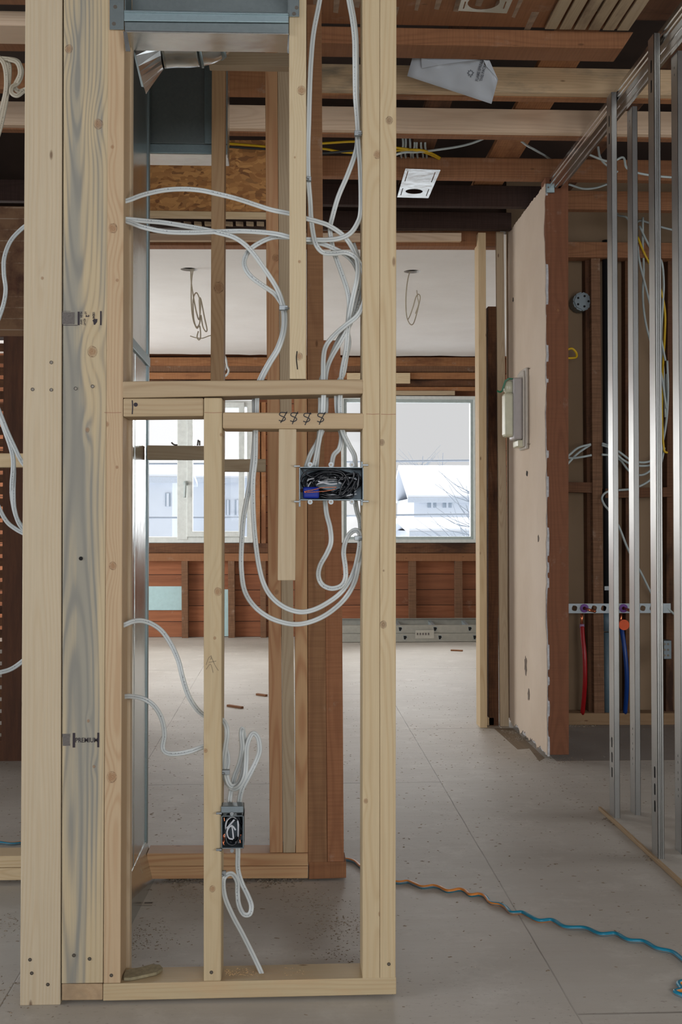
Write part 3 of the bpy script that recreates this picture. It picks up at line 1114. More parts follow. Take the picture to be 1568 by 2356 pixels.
for i, (u, v) in enumerate(((650, 961), (676, 961), (706, 963), (738, 962))):
    sC = [(10, -11), (-4, -12), (-7, -6), (5, 0), (5, 5), (-2, 8), (-9, 6)]
    b_ = bmesh.new()
    ribbon(catmull([P(u + a, v + c + (i % 2), FRONT - .0008) for a, c in sC], 5), .0021, Vector((0, -1, 0)), .0003, b_)
    ribbon(catmull([P(u + 10 - i % 3, v - 14, FRONT - .0008), P(u + 1, v + 2, FRONT - .0008), P(u - 5 + i % 2, v + 12 + 3 * (i > 0), FRONT - .0008)], 5), .0021, Vector((0, -1, 0)), .0003, b_)
    link('dollar_sign', b_, M_PEN, bd)
m = wood('hanging_block_spruce', lin(206, 186, 154), lin(180, 150, 112), 150, 0.4, knots=[], fresh=.80)
zb_ = P(660, 1335, FRONT).z
vstud('hanging_block', 'short upright block hanging under the dollar-marked block', (641, 681.5), (638.5, 679), 987, 1335.5, FRONT + .002, .07, m, cat='block')
M_CHALK = plain('faded_red_line', lin(150, 104, 84), .9)
for (u0, u1, v, par) in ((240, 279, 949, s3), (470, 511, 949, ms), (842, 872, 952.5, rst[0]), (876, 910, 953, rst[1])):
    link('chalk_mark', ribbon([P(u0, v, FRONT), P((u0 + u1) / 2, v + .7, FRONT), P(u1, v, FRONT)], .0010, Vector((0, -1, 0)), .0003), M_CHALK, par)
# pencil arrow on the mid stud
b_ = bmesh.new()
for sk in ([(474, 1530), (479, 1515), (486, 1509), (484, 1518)], [(486, 1512), (494, 1530), (502, 1543)], [(480, 1524), (497, 1521)], [(474, 1540), (484, 1528), (490, 1548)]):
    ribbon(catmull([P(u, v, FRONT) for u, v in sk], 4), .0011, Vector((0, -1, 0)), .0003, b_)
link('pencil_mark', b_, M_PENCIL, ms)

# ------------------------------------------------------------------ second stud wall (Y = 3.42)
D2 = .089
m_s = wood('second_stud_fir', lin(196, 152, 112), lin(164, 104, 68), 130, 0.8, knots=[(-.004, 1.72, .009), (.0, .75, .006)])
vstud('stud', 'reddish stud left in the three-ply post of the second wall', (609.5, 637.5), (620, 650), 150, 1962, SECOND, D2, m_s, None, 2.5)
vstud('stud', 'middle stud in the three-ply post of the second wall', (638, 664), (651, 679), 150, 1962, SECOND, D2, WOOD['grey'], None, 2.5)
vstud('stud', 'right stud in the three-ply post, beside the old red timber', (673, 703), (680, 708), 150, 1962, SECOND, D2, WOOD['pink'], None, 2.5)
m_s = wood('second_stud_left_fir', lin(184, 150, 112), lin(150, 108, 72), 130, 0.5, knots=[(.006, 1.64, .014)])
vstud('stud', 'brownish second-wall stud seen behind the upper opening, left of the three-ply post', (487, 516.5), (484, 514), 152, 900, SECOND, D2, m_s, 0.075, 2.5)
vstud('old_stud', 'tall old red rough stud beside the three-ply post', (705.5, 739.5), (708.5, 752), 98, 2012, SECOND + .004, .1, wood('old_stud_red', lin(152, 112, 80), lin(112, 76, 54), 110, .5, saw=.3, plaster=.35, rough=.85), 0.045, 2.55, cat='old stud')
vstud('old_stud', 'shorter old red stud with a paint-crusted left edge', (743, 782.5), (752.5, 790.5), 783, 1968, SECOND + .006, .1, wood('old_stud_red_b', lin(160, 110, 78), lin(116, 74, 52), 110, .5, saw=.3, plaster=.3, rough=.85), 0.045, None, cat='old stud')
mm = P(754, 1200, SECOND)
hboard('old_base_block', 'old red base block under the two old studs', 710, 796, (1984, 2023), (1983, 2020), SECOND + .002, .1, WOOD['old'], cat='block')
for (nm, l, uL, uR, vL, vR, mat) in (
        ('bottom_plate', 'upper of the two stacked plates on the floor of the second wall', 337.5, 708, (1964, 1993), (1963, 1992), 'pink'),
        ('bottom_plate', 'lower of the two stacked plates on the floor of the second wall', 337.5, 708, (1993.5, 2022.5), (1993, 2021), 'pink'),
        ('bottom_plate', 'upper stacked plate left of the front posts, at the left edge', -140, 262, (1971, 1998), (1967, 1994), 'pale2'),
        ('bottom_plate', 'lower stacked plate left of the front posts, at the left edge', -140, 262, (1999, 2027), (1995, 2023), 'pale2')):
    hboard(nm, l, uL, uR, vL, vR, SECOND, D2, WOOD[mat], cat='plate')
fb1 = hboard('fire_block', 'grey-brown cross block of the second wall, left of the middle stud', 338, 483, (1024.5, 1057), (1026, 1057.5), SECOND, .04, WOOD['grey'], cat='block')
fb2 = hboard('fire_block', 'grey-brown cross block between middle stud and three-ply post, with a knot', 514, 611, (1056.5, 1084.5), (1056, 1085), SECOND, .04, WOOD['grey'], cat='block')
for (par, pts) in ((fb1, [(394, 1018), (400, 1023), (408, 1024)]), (fb1, [(454, 1025), (456, 1012)]), (fb1, [(459, 1025), (459, 1014)])):
    link('bent_nail', sweep(catmull([P(u, v, SECOND + .02) for u, v in pts], 4), circ(.0022, 6)), M_SCREW, par, True)
hboard('fire_block', 'pale cross block crossed by cables at the left edge of the photo', -120, 262, (1043, 1075), (1043, 1075), SECOND, .038, WOOD['pale2'], cat='block')
hboard('header', 'light header between the walls under the metal duct', 480, 664, (118, 150), (122, 153), 3.05, .038, WOOD['grey'], cat='header')

# ------------------------------------------------------------------ doorway wall (Y = 6)
hboard('header', 'pale header board across the top of the doorway', 340, 1061, (536, 553.5), (535.5, 554), DOORW - .04, .038, WOOD['joist'], cat='header')
hboard('old_header', 'old brown header over the doorway to the far room', 330, 1150, (531, 564), (531, 566), DOORW, .09, WOOD['old'], cat='header')
vstud('jamb_stud', 'pale jamb stud right of the doorway', (1099.5, 1117), (1104, 1120), 535, 1670, DOORW - .06, .12, WOOD['pale2'], 0.0, None, cat='stud')
vstud('old_stud', 'dark brown old stud right of the pale doorway jamb', (1122, 1141), (1124, 1147), 705, 1667, DOORW, .09, WOOD['oldd'], 0.0, None, cat='old stud')
vstud('jamb_stud', 'greyish board standing between the dark old stud and the drywall', (1141, 1158), (1150, 1170), 533, 1667, DOORW - .02, .03, WOOD['grey'], 0.0, None, cat='stud')
hboard('bottom_plate', 'small pale plate end at the foot of the doorway jamb', 1117, 1136, (1651, 1669), (1651, 1669), DOORW, .09, WOOD['pale2'], cat='plate')
vstud('old_post', 'reddish old post at the near end of the drywall partition', (1254, 1306.5), (1261.5, 1308), 420, 1738, 5.13, .09, wood('old_post_red', lin(126, 82, 58), lin(94, 60, 42), 80, .5, saw=.15, plaster=.2, rough=.8, knots=[(.004, 1.95, .006)]), 0.02, 2.558, cat='post')
# strand board and ledger over the opening
hboard('strand_board', 'orange strand board panel under the duct, seen through the front wall', 330, 668, (322, 487), (322, 487), 4.95, .012, M_OSB, cat='panel')
hboard('ledger', 'pale ledger strip along the foot of the strand board', 330, 668, (484, 497), (489, 500.5), 4.93, .04, WOOD['pale2'], cat='board')
for k in range(9):
    u = 398 + k * 24
    hboard('lath_end', 'short pale lath end in the dark gap over the doorway', u, u + 17, (509, 516), (510, 517), 5.845, .04, WOOD['lath'], group='lath ends above the doorway header')

# ------------------------------------------------------------------ far wall timbers
FS = FARW
hboard('sill_beam', 'dark old sill beam under the far windows', 300, 1130, (1250, 1272), (1250, 1272), FS, .1, WOOD['oldd'], cat='beam')
hboard('sill_board', 'lighter brown board under the dark sill beam', 300, 1130, (1273, 1291), (1273, 1291), FS + .005, .09, WOOD['old'], cat='board')
for (u0, u1, lab) in ((417, 431.5, 'first from the left'), (524, 539, 'second from the left'), (598, 611, 'just left of the three-ply post'),
                      (940.5, 956.5, 'right of the doubled front stud'), (1047, 1063, 'nearest the doorway jamb')):
    vstud('wall_stud', 'old stud below the far windows, ' + lab, (u0, u1), (u0 + 1, u1 + 1), 1291, 1466, FS + .005, .09, WOOD['dusty'], 0.0, None, cat='old stud')
for (u0, u1, v0, v1, lab) in ((330, 418, 1349, 1404, 'pale blue painted board patch low on the far wall, left'), (510, 525, 1356, 1464, 'narrow pale blue board behind the middle stud')):
    hboard('blue_board', lab, u0, u1, (v0, v1), (v0, v1), FS + .085, .012, plain('pale_blue_paint', lin(176, 206, 208), 0.6, vary=.05), cat='board')
for (v0, v1, mat, lab, dy) in ((822, 842, 'oldo', 'orange top board under the far ceiling', 0), (842, 856, 'dusty', 'grey crusted board second below the far ceiling', .01),
                               (857, 872, 'oldo', 'orange board third below the far ceiling', -.01), (874, 889, 'oldd', 'dark board over the far windows', .02),
                               (890, 899, 'oldo', 'thin orange strip above the far windows', .0)):
    hboard('header_board', lab, 300, 1130, (v0, v1), (v0, v1), FS + dy, .08, WOOD[mat], cat='board')
hboard('spacer_board', 'short pale new board over the right far window', 798, 943, (858, 882), (858, 882), FS - .04, .03, WOOD['pale'], cat='board')
hboard('trim_strip', 'pale grey strip above the right far window', 800, 1046, (899, 909), (899, 909), FS - .01, .03, WOOD['grey'], cat='board')
vstud('old_stud', 'orange old stud right of the left window', (583, 598), (583, 598), 925, 1250, FS, .09, WOOD['oldo'], None, None, cat='old stud')
vstud('old_stud', 'second orange old stud right of the left window', (600, 611), (600, 611), 925, 1250, FS + .01, .09, WOOD['oldo'], None, None, cat='old stud')
vstud('old_stud', 'orange stud at the left side of the large right window', (760, 781), (760, 781), 912, 1250, FS + .005, .09, WOOD['oldo'], None, None, cat='old stud')

# ------------------------------------------------------------------ ceiling joists
JZ = 2.56


def joist(lab, Yf, th, x0, x1, z0, z1, mat, name='joist', cat='joist', bev=.002):
    o = link(name, aabb(x0, x1, Yf, Yf + th, z0, z1, bev), mat)
    return tag(o, lab, cat)


def Yat(v, z=JZ):
    return PZ(900, v, z).y


xr = 3.2
yB, yC, yD, yE, yF = Yat(208), Yat(300), Yat(407), Yat(472, 2.545), 5.88
print('joists', yB, yC, yD, yE, yF)
xs = P(739, 200, yB).x
joist('new pale joist just beyond the hanging plastic sheet', yB, .038, xs, xr, JZ, JZ + .091, WOOD['joistw'])
joist('old brown joist backing the first new joist', yB + .039, .045, -2.5, xr, JZ - .003, JZ + .091, WOOD['oldo'])
joist('new knotty joist, second of the pale ones', yC, .038, -2.5, xr, JZ, JZ + .091, WOOD['joist'])
joist('old brown joist backing the knotty new one, with a torn edge', yC + .039, .045, -2.5, xr, JZ - .004, JZ + .091, WOOD['old'])
xo = P(668, 380, yD).x
joist('reddish old joist above the small metal plate', yD, .05, xo, xr, JZ, JZ + .091, WOOD['old'])
joist('near-black joist behind the small metal plate', yE, .045, -2.5, 1.3, 2.545, 2.645, WOOD['black'])
joist('darkest joist above the doorway header', yF, .045, -2.5, 1.12, 2.515, 2.60, WOOD['black'])
joist('old joist crossing beyond the steel rail', yE - .02, .05, 1.24, xr, 2.53, 2.62, WOOD['old'])
joist('old top plate above the plumbing wall', 5.98, .09, 1.2, xr, PZ(1320, 557, 2.4).z + .0, 2.48, WOOD['old'], name='top_plate', cat='plate')
# beam A
yA = Yat(102)
za = JZ
o = link('beam', plank_bm([Vector((-2.5, yA, za + .055)), Vector((P(1457, 100, yA).x, yA, za + .055)), Vector((P(1432, 100, yA).x, yA, za)), Vector((-2.5, yA, za))], Vector((0, .112, 0)), .003), WOOD['old'])
tag(o, 'nearest reddish flat beam with a chamfered right end, plastic sheet stapled under it', 'beam')
# wide old board with plaster key marks, nearer than the beam
o = link('ceiling_board', aabb(-0.10, 1.05, 2.9, yA - .005, JZ + .06, JZ + .085, .002), WOOD['old'])
tag(o, 'wide brown ceiling board with pale plaster key marks, top of the photo', 'board')
for k in range(17):
    x = .02 + k * .062
    c = Vector((x, random.uniform(yA - .3, yA - .09), JZ + .0595))
    ln_, wd_ = random.uniform(.08, .15), random.uniform(.006, .014)
    lpq = [c + Vector((-wd_, 0, 0)), c + Vector((wd_, .0, 0)), c + Vector((wd_ * .8, ln_, 0)), c + Vector((-wd_ * .8, ln_ * .95, 0))]
    link('plaster_mark', plate(lpq, Vector((0, 0, .002))), plain('plaster_smear', lin(150, 126, 104), .9, vary=.3), o)
# laths
q = 0
x0l = PZ(1252, 68, JZ + .045).x
for k in range(6):
    xa = x0l + k * .0465
    oo = link('ceiling_lath', aabb(xa, xa + .037, 2.8, yA - .03, JZ + .045, JZ + .053, .001), WOOD['lath'])
    names = ['leftmost', 'second from the left', 'third from the left', 'third from the right', 'second from the right', 'rightmost']
    tag(oo, 'pale old ceiling lath at the top right, %s of the six' % names[k], 'lath', 'remaining ceiling laths at the top right')
joist('old brown board closing the ceiling right of the laths', 2.9, yA - 2.95, x0l + .285, 2.2, JZ + .07, JZ + .09, WOOD['oldd'], name='ceiling_board', cat='board')
# planks lying over the joists
for (u, v, w_, lab) in ((1275, 150, .15, 'orange plank lying across the tops of the joists, right of the plastic sheet'),):
    c = PZ(u, v, 2.675)
    o = link('attic_plank', aabb(c.x - .07, c.x + .07, 3.6, 6.0, 2.653, 2.675, .002), WOOD['oldo'])
    tag(o, lab, 'plank')
for (u, v, lab) in ((1005, 235, 'dark plank over the joists above the plastic sheet'), (1520, 140, 'old plank over the joists at the right edge, beyond the steel rail')):
    c = PZ(u, v, 2.675)
    o = link('attic_plank', aabb(c.x - .05, c.x + .05, 3.6, 6.0, 2.653, 2.675, .002), WOOD['oldd'])
    tag(o, lab, 'plank')
# ceiling piece at the upper left
struct('ceiling', aabb(-2.5, -0.75, 2.5, 3.43, JZ + .02, JZ + .035, 0), M_DRYL, lab='beige plasterboard ceiling piece at the upper left', cat='ceiling')
joist('brown edge board at the rim of the upper left ceiling piece', 3.44, .05, -2.5, -0.75, JZ + .0, JZ + .07, WOOD['old'])
joist('pale joist at the upper left, over the cable clump', 3.60, .14, -2.5, -.75, JZ - .015, JZ + .03, WOOD['joist'])

# ------------------------------------------------------------------ metal ducts
DXV = P(337, 1900, 3.49).x
dv = link('air_duct', aabb(-.59, DXV, 2.76, 3.49, 0.012, 2.50, .004), M_GALV)
tag(dv, 'tall upright galvanised duct standing on the floor behind the front posts', 'duct')
for k, (z, h) in enumerate(((1.492, .028),)):
    link('cleat', aabb(-.596, DXV + .006, 2.755, 3.497, z, z + h, .002), M_GALVB, dv, lab='folded drive cleat joint')
link('corner_seam', aabb(DXV - .002, DXV + .004, 3.46, 3.493, .02, 2.48, .0015), M_GALVB, dv)
link('crease', aabb(DXV - .001, DXV + .0015, 3.20, 3.206, .02, 1.49, .0007), M_GALV, dv)
# flared foot
b_ = bmesh.new()
hexa([Vector((DXV - .001, 2.78, .11)), Vector((DXV + .001, 3.48, .11)), Vector((DXV + .028, 3.48, .0)), Vector((DXV + .0, 2.78, .0))], Vector((.001, 0, 0)), 0, b_)
link('foot_flange', b_, M_GALV, dv)

zt0, zt1 = P(400, 100, 3.51).z, P(400, 353, 3.51).z
xl_, xr_ = -.76, P(523, 300, 3.51).x
dt = link('air_duct', aabb(xl_, xr_, 3.515, 3.63, zt1, 2.55, .003), M_GALV)
tag(dt, 'big rectangular duct end with a blue-grey sealed rim, high behind the front wall', 'duct')
for (a, b__, c, d, nm) in ((P(341, 1, 3.51).x, xr_ - .06 + .06, zt1, P(400, 331, 3.51).z, 'rim'), (P(470, 300, 3.51).x, xr_, zt1 + .03, 2.54, 'rim')):
    link(nm, aabb(a, b__, 3.508, 3.5155, c, d, .002), M_GALVB, dt, lab='blue-grey sealant smeared rim')
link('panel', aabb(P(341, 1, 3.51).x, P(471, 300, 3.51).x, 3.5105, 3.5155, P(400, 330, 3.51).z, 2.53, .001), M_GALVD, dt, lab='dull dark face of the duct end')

# supply box in the top of the front wall
ub = thing('supply_box', 'shiny sheet metal duct box set between the studs at the top of the front wall', 'duct', tuple(P(470, 120, 2.68)))


def slab(name, u0, u1, v0l, v1l, v0r, v1r, Y, th, mat, lab=None, bev=.001):
    fr = [P(u0, v0l, Y), P(u1, v0r, Y), P(u1, v1r, Y), P(u0, v1l, Y)]
    return link(name, hexa(fr, Vector((0, th, 0)), bev), mat, ub, lab=lab)


slab('flange', 285, 664, 22, 48, 29, 52, 2.555, .004, M_GALVB, 'blue-grey folded front flange', .0015)
slab('hem', 285, 664, 25, 28, 31, 34, 2.552, .004, M_GALVB)
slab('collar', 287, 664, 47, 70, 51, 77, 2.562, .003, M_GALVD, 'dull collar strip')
slab('collar_lip', 287, 664, 69, 74, 76, 79, 2.558, .006, M_GALV)
pts = [P(287, 73, 2.56), P(664, 79, 2.56), P(664, 121, 2.68), P(300, 116, 2.68)]
b_ = bmesh.new()
hexa([pts[0], pts[1], pts[2], pts[3]], Vector((0, .003, .003)), 0, b_)
link('underside', b_, M_GALV, ub, lab='bright polished underside')
zi = P(400, 60, 2.56).z
xa, xb = P(286, 0, 2.56).x, P(664, 0, 2.56).x
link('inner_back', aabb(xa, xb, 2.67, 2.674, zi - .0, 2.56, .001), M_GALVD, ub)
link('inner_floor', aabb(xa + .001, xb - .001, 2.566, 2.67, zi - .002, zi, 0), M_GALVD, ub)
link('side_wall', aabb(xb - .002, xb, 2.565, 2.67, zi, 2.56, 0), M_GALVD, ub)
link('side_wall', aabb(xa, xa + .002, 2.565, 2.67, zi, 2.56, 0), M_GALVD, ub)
for (u0, u1, v1, nails) in ((252, 285, 68, ((265, 16), (262, 55))), (664, 688, 38, ((682, 18), (676, 32)))):
    fr = [P(u0, -60, 2.564), P(u1, -60, 2.564), P(u1, v1, 2.564), P(u0, v1, 2.564)]
    tb = link('nailing_tab', hexa(fr, Vector((0, .002, 0)), .0005), M_GALVD, ub)
    for (u, v) in nails:
        link('nail', disc(P(u, v, 2.5642), Vector((0, -1, 0)), .0042, .0012), M_SCREW, tb)
b_ = bmesh.new()
for q in (((283, 72), (289, 118), (300, 118), (292, 74)), ((662, 78), (660, 120), (664, 124), (665, 80))):
    L = [P(u, v, 2.552) for u, v in q]
    hexa([L[0], L[3], L[2], L[1]], Vector((0, .003, 0)), 0, b_)
link('side_ear', b_, M_GALV, ub)

# boot and elbow behind the supply box
bt = thing('pipe_elbow', 'sheet metal boot and beaded elbow just under the supply box', 'duct', tuple(P(430, 160, 2.85)))
Yb = 2.86


def TC(u, v):
    return P(u, v, Yb)


path = [TC(372, 98), TC(400, 96), TC(430, 96), TC(452, 94)]
link('pipe', sweep(catmull(path, 4), circ(.060, 28)), M_GALV, bt, True)
path = [TC(452, 94), TC(475, 88), TC(495, 70), TC(505, 40)]
link('elbow', sweep(catmull(path, 4), circ(.0595, 28)), M_GALV, bt, True)
for (u, v, du, dvv) in ((452, 94, 6, -1), (476, 86, 8, -6)):
    a, c = TC(u, v), TC(u + du, v + dvv)
    link('bead', sweep([a, c], circ(.064, 28)), M_GALVB, bt, True)
b_ = bmesh.new()
A = [P(300, 100, 2.74), P(300, 165, 2.74), P(300, 165, 3.02), P(300, 100, 3.02)]
c0 = TC(374, 98)
n = 28
R = [b_.verts.new(c0 + Vector((0, .060 * math.cos(2 * PI * k / n), .060 * math.sin(2 * PI * k / n)))) for k in range(n)]
zc0 = (P(328, 186, 2.86).z + P(328, 20, 2.86).z) / 2
hz_ = (P(328, 20, 2.86).z - P(328, 186, 2.86).z) / 2
Q = []
for k in range(n):
    a = 2 * PI * k / n
    cx_, cz_ = math.cos(a), math.sin(a)
    mxx = max(abs(cx_), abs(cz_))
    Q.append(b_.verts.new(Vector((P(326, 150, 2.86).x, 2.86 + .11 * cx_ / mxx, zc0 + hz_ * cz_ / mxx))))
for k in range(n):
    j = (k + 1) % n
    b_.faces.new((R[k], R[j], Q[j], Q[k]))
b_.faces.new(Q)
bmesh.ops.recalc_face_normals(b_, faces=b_.faces)
link('transition', b_, M_GALV, bt)
lpx = [P(306, 118, 2.70), P(310, 118, 2.70), P(330, 200, 2.72), P(325, 199, 2.72)]
b_ = bmesh.new()
hexa(lpx, Vector((0, .002, 0)), 0, b_)
link('strap', b_, M_GALVD, bt, lab='dark hanging strap end')

# ------------------------------------------------------------------ cables
CPROF = oval(.0110, .0058, 20)
CROUND = circ(.0042, 10)


def cable(label, pts, Y=2.612, mat=None, prof=None, name='cable', group=None, jy=0.012, n=7, cat='cable'):
    """pts: (u, v) or (u, v, Y)"""
    L = []
    ph = random.uniform(0, 6)
    for i, p in enumerate(pts):
        yy = p[2] if len(p) > 2 else Y + jy * math.sin(ph + i * 0.9)
        L.append(P(p[0], p[1], yy))
    o = link(name, sweep(catmull(L, n), prof or CPROF), mat or M_CABLE, None, True)
    return tag(o, label, cat, group)


T_IN = (2.608,)
cable('top cable bowing from the left stud across to the hanging stud', [(276, 466), (300, 459), (330, 448), (375, 438), (420, 435), (462, 438), (500, 446), (533, 454), (560, 462), (590, 472), (625, 483), (665, 491), (685, 497), (705, 503), (731, 510), (756, 519), (785, 538), (804, 560), (817, 586), (823, 612), (821, 643), (813, 678), (805, 717), (800, 755), (796, 803), (787, 850), (784, 880), (782, 930), (784, 975), (790, 998), (804, 1027), (815, 1049), (817, 1076)], 2.606)
cable('upper of the crossing cables, swooping down to the staple on the hanging stud', [(276, 503), (300, 505), (340, 509), (375, 512), (420, 519), (465, 527), (500, 535), (540, 547), (574, 573), (609, 620), (638, 666), (652, 704), (656, 730), (653, 765), (640, 803), (621, 835), (603, 870), (592, 905), (590, 950), (588, 992), (587, 1055), (582, 1103), (582, 1167), (586, 1231), (594, 1295), (606, 1342), (625, 1374), (654, 1397), (689, 1408), (721, 1403), (753, 1387), (782, 1365), (804, 1336), (817, 1304), (826, 1263), (827, 1240), (826, 1226), (817, 1220), (804, 1228), (794, 1247), (790, 1272), (794, 1304), (794, 1331), (784, 1348), (762, 1354), (741, 1345), (732, 1325), (736, 1301), (752, 1272), (761, 1247), (759, 1215), (751, 1183), (747, 1150)], 2.612)
cable('lettered level cable crossing to the hanging stud and up the right post', [(276, 504), (300, 512), (330, 523), (380, 533), (440, 535), (500, 533), (560, 532), (610, 535), (640, 539), (665, 545), (685, 549), (705, 551), (753, 552), (785, 547), (807, 535), (822, 513), (829, 490), (830, 440), (828, 380), (824, 330), (823, 306), (821, 270), (817, 217), (816, 140), (815, 89), (810, 45), (802, 0), (794, -60), (790, -260)], 2.600)
cable('cable from the right post staple down through the bundle to the switch box', [(793, -260), (797, -60), (806, 0), (814, 45), (819, 89), (820, 140), (821, 217), (823, 270), (822, 306), (819, 345), (800, 400), (778, 452), (764, 500), (759, 525), (762, 554), (769, 583), (785, 628), (798, 666), (803, 698), (801, 730), (799, 762), (802, 790), (796, 822), (789, 860), (776, 885), (774, 930), (780, 980), (785, 1005), (780, 1032), (767, 1048), (762, 1076)], 2.618)
cable('left tall cable swinging into the right-hand bundle', [(750, -260), (742, -60), (735, 0), (721, 75), (715, 140), (712, 203), (710, 280), (708, 347), (709, 411), (713, 463), (715, 500), (720, 538), (727, 564), (743, 581), (769, 583), (794, 581), (817, 592), (833, 618), (841, 653), (837, 694), (822, 726), (794, 749), (769, 771), (751, 793), (744, 819), (743, 870), (744, 920), (741, 975), (737, 995), (730, 1033), (721, 1076)], 2.598)
cable('looping cable that turns back left of the three-ply post', [(705, 552), (685, 548), (665, 546), (629, 546), (600, 557), (574, 575), (562, 598), (564, 617), (578, 637), (603, 656), (629, 674), (642, 690), (650, 706), (653, 735), (650, 765), (637, 803), (617, 836), (598, 872), (586, 905), (585, 950), (586, 992), (583, 1039), (576, 1103), (567, 1151), (559, 1199), (555, 1263), (555, 1310), (562, 1358), (583, 1393), (616, 1419), (654, 1433), (689, 1436), (727, 1426), (762, 1406), (794, 1376), (814, 1342), (823, 1310), (829, 1275), (830, 1240), (829, 1215), (827, 1195), (821, 1177), (816, 1150)], 2.622)
cable('inner bundle cable running behind the others to the switch box', [(700, 556), (737, 560), (766, 571), (794, 586), (814, 606), (826, 637), (829, 669), (821, 704), (806, 742), (784, 784), (762, 822), (752, 848), (748, 880), (750, 930), (744, 980), (729, 1018), (714, 1045), (703, 1076)], 2.628)
cable('thin second strand beside the right post, from the ceiling to the plate', [(812, 560), (824, 600), (826, 650), (815, 700), (803, 742), (776, 786), (758, 830), (737, 880), (737, 930), (735, 985), (732, 1020), (727, 1076)], 2.634)
cable('upper of the two low cables at the left, dropping to the middle stud', [(276, 1442), (290, 1436), (305, 1430), (325, 1428), (348, 1435), (372, 1452), (393, 1482), (410, 1520), (420, 1560), (433, 1600), (450, 1628), (468, 1645), (490, 1652), (511, 1657), (520, 1671), (522, 1692), (518, 1721), (514, 1753), (515, 1778), (522, 1801), (536, 1815), (552, 1807), (563, 1785), (566, 1753), (568, 1715), (580, 1688), (593, 1697), (597, 1727), (587, 1756), (571, 1788), (556, 1817), (550, 1845), (549, 1875)], 2.608)
cable('lower of the two low cables at the left, with a sharp elbow', [(276, 1604), (300, 1602), (330, 1608), (355, 1625), (372, 1655), (378, 1690), (374, 1720), (385, 1733), (410, 1734), (440, 1728), (468, 1718), (490, 1715), (511, 1717), (521, 1728), (524, 1753), (520, 1778), (524, 1798), (533, 1809), (547, 1803), (556, 1785), (561, 1745), (561, 1700), (557, 1677), (555, 1690), (557, 1720), (551, 1755), (539, 1788), (530, 1826), (527, 1850), (526, 1875)], 2.618)
cable('looped cable below the outlet box, ending in the bottom plate', [(546, 1935, 2.60), (547, 1961), (547, 2000), (556, 2032), (570, 2061), (578, 2084), (574, 2103), (560, 2103), (549, 2082), (546, 2055), (545, 2028), (534, 2011), (520, 2014), (513, 2029), (517, 2064), (535, 2107), (558, 2150), (583, 2200), (600, 2236, 2.61), (603, 2246, 2.615), (604, 2256, 2.615)], 2.604)


def clip(label, u, v, par_du, w_=.019, h_=.010, Y=2.594):
    p = P(u, v, Y)
    t = thing('cable_staple', label, 'staple', (p.x, p.y, p.z - h_ / 2))
    link('strap', aabb(p.x - w_ / 2, p.x + w_ / 2, Y - .002, Y + .010, p.z - h_ / 2, p.z + h_ / 2, .0008), M_ZINC, t)
    q = P(u + par_du, v + 2, Y)
    link('nail', sweep([Vector((q.x - .006, Y - .003, q.z)), Vector((q.x + .006, Y - .003, q.z))], circ(.0022, 8)), M_ZINC, t, True)


clip('small metal staple holding two cables beside the hanging stud', 652, 708, 9)
clip('small metal staple holding cables to the right post under the switch box', 825, 1238, 6)
clip('small metal staple on the middle stud above the outlet box', 518, 1777, -7)
clip('small metal staple on the middle stud below the outlet box', 514, 2011, -5, .010, .012)
clip('small metal staple on the hanging stud edge, cable at its left', 710, 411, -6, .011, .009)
clip('small metal staple near the top of the right post', 823, 306, 7, .016, .011, 2.588)

# cables in the far-left gap
L3 = 3.0
for lab, pts in (('cable bulging out beside the left post at the photo edge', [(70, 512), (48, 528), (24, 555), (10, 592), (9, 630), (13, 665), (8, 700), (-6, 740), (-30, 790)]),
                 ('upper left cable slanting in front of the pale cross block', [(-30, 880), (0, 950), (18, 995), (34, 1030), (50, 1062), (80, 1100)]),
                 ('left cable running down behind the pale cross block', [(-20, 900), (6, 970), (20, 1015), (30, 1060), (27, 1120), (30, 1160), (40, 1195), (60, 1225)]),
                 ('left cable parallel to it, curling behind the post low down', [(-10, 930), (14, 1000), (28, 1040), (32, 1080), (31, 1130), (33, 1170), (44, 1205), (64, 1228)]),
                 ('low curved cable left of the first post', [(-30, 1100), (-6, 1160), (14, 1198), (36, 1217), (64, 1232)]),
                 ('single cable near mid height at the left edge', [(-30, 1552), (0, 1547), (24, 1540), (46, 1526), (70, 1505)])):
    cable(lab, pts, L3 if 'single' not in lab else 2.9, jy=.01)
for i, pts in enumerate(([(-10, 125), (10, 150), (14, 200), (4, 250), (-10, 300)], [(-20, 134), (14, 140), (22, 160), (16, 220), (2, 290), (-14, 340)],
                         [(-14, 133), (34, 138), (46, 150), (50, 168), (42, 190), (28, 200), (27, 214), (40, 220), (56, 208)], [(20, 136), (40, 145), (46, 170), (34, 198), (44, 210), (60, 205)])):
    cable(['leftmost drooping cable in the upper left clump', 'thick drooping cable in the upper left clump', 'cable curling into a hook in the upper left clump', 'second hooked cable in the upper left clump'][i], pts, 3.4, prof=oval(.013, .008), mat=M_CABLEO)

# ------------------------------------------------------------------ switch box
M_BOXB = metal('zinc_box_inside', lin(112, 122, 128), .5, .4, .2, 300)  # darker than the shell: shade inside the box put into its colour


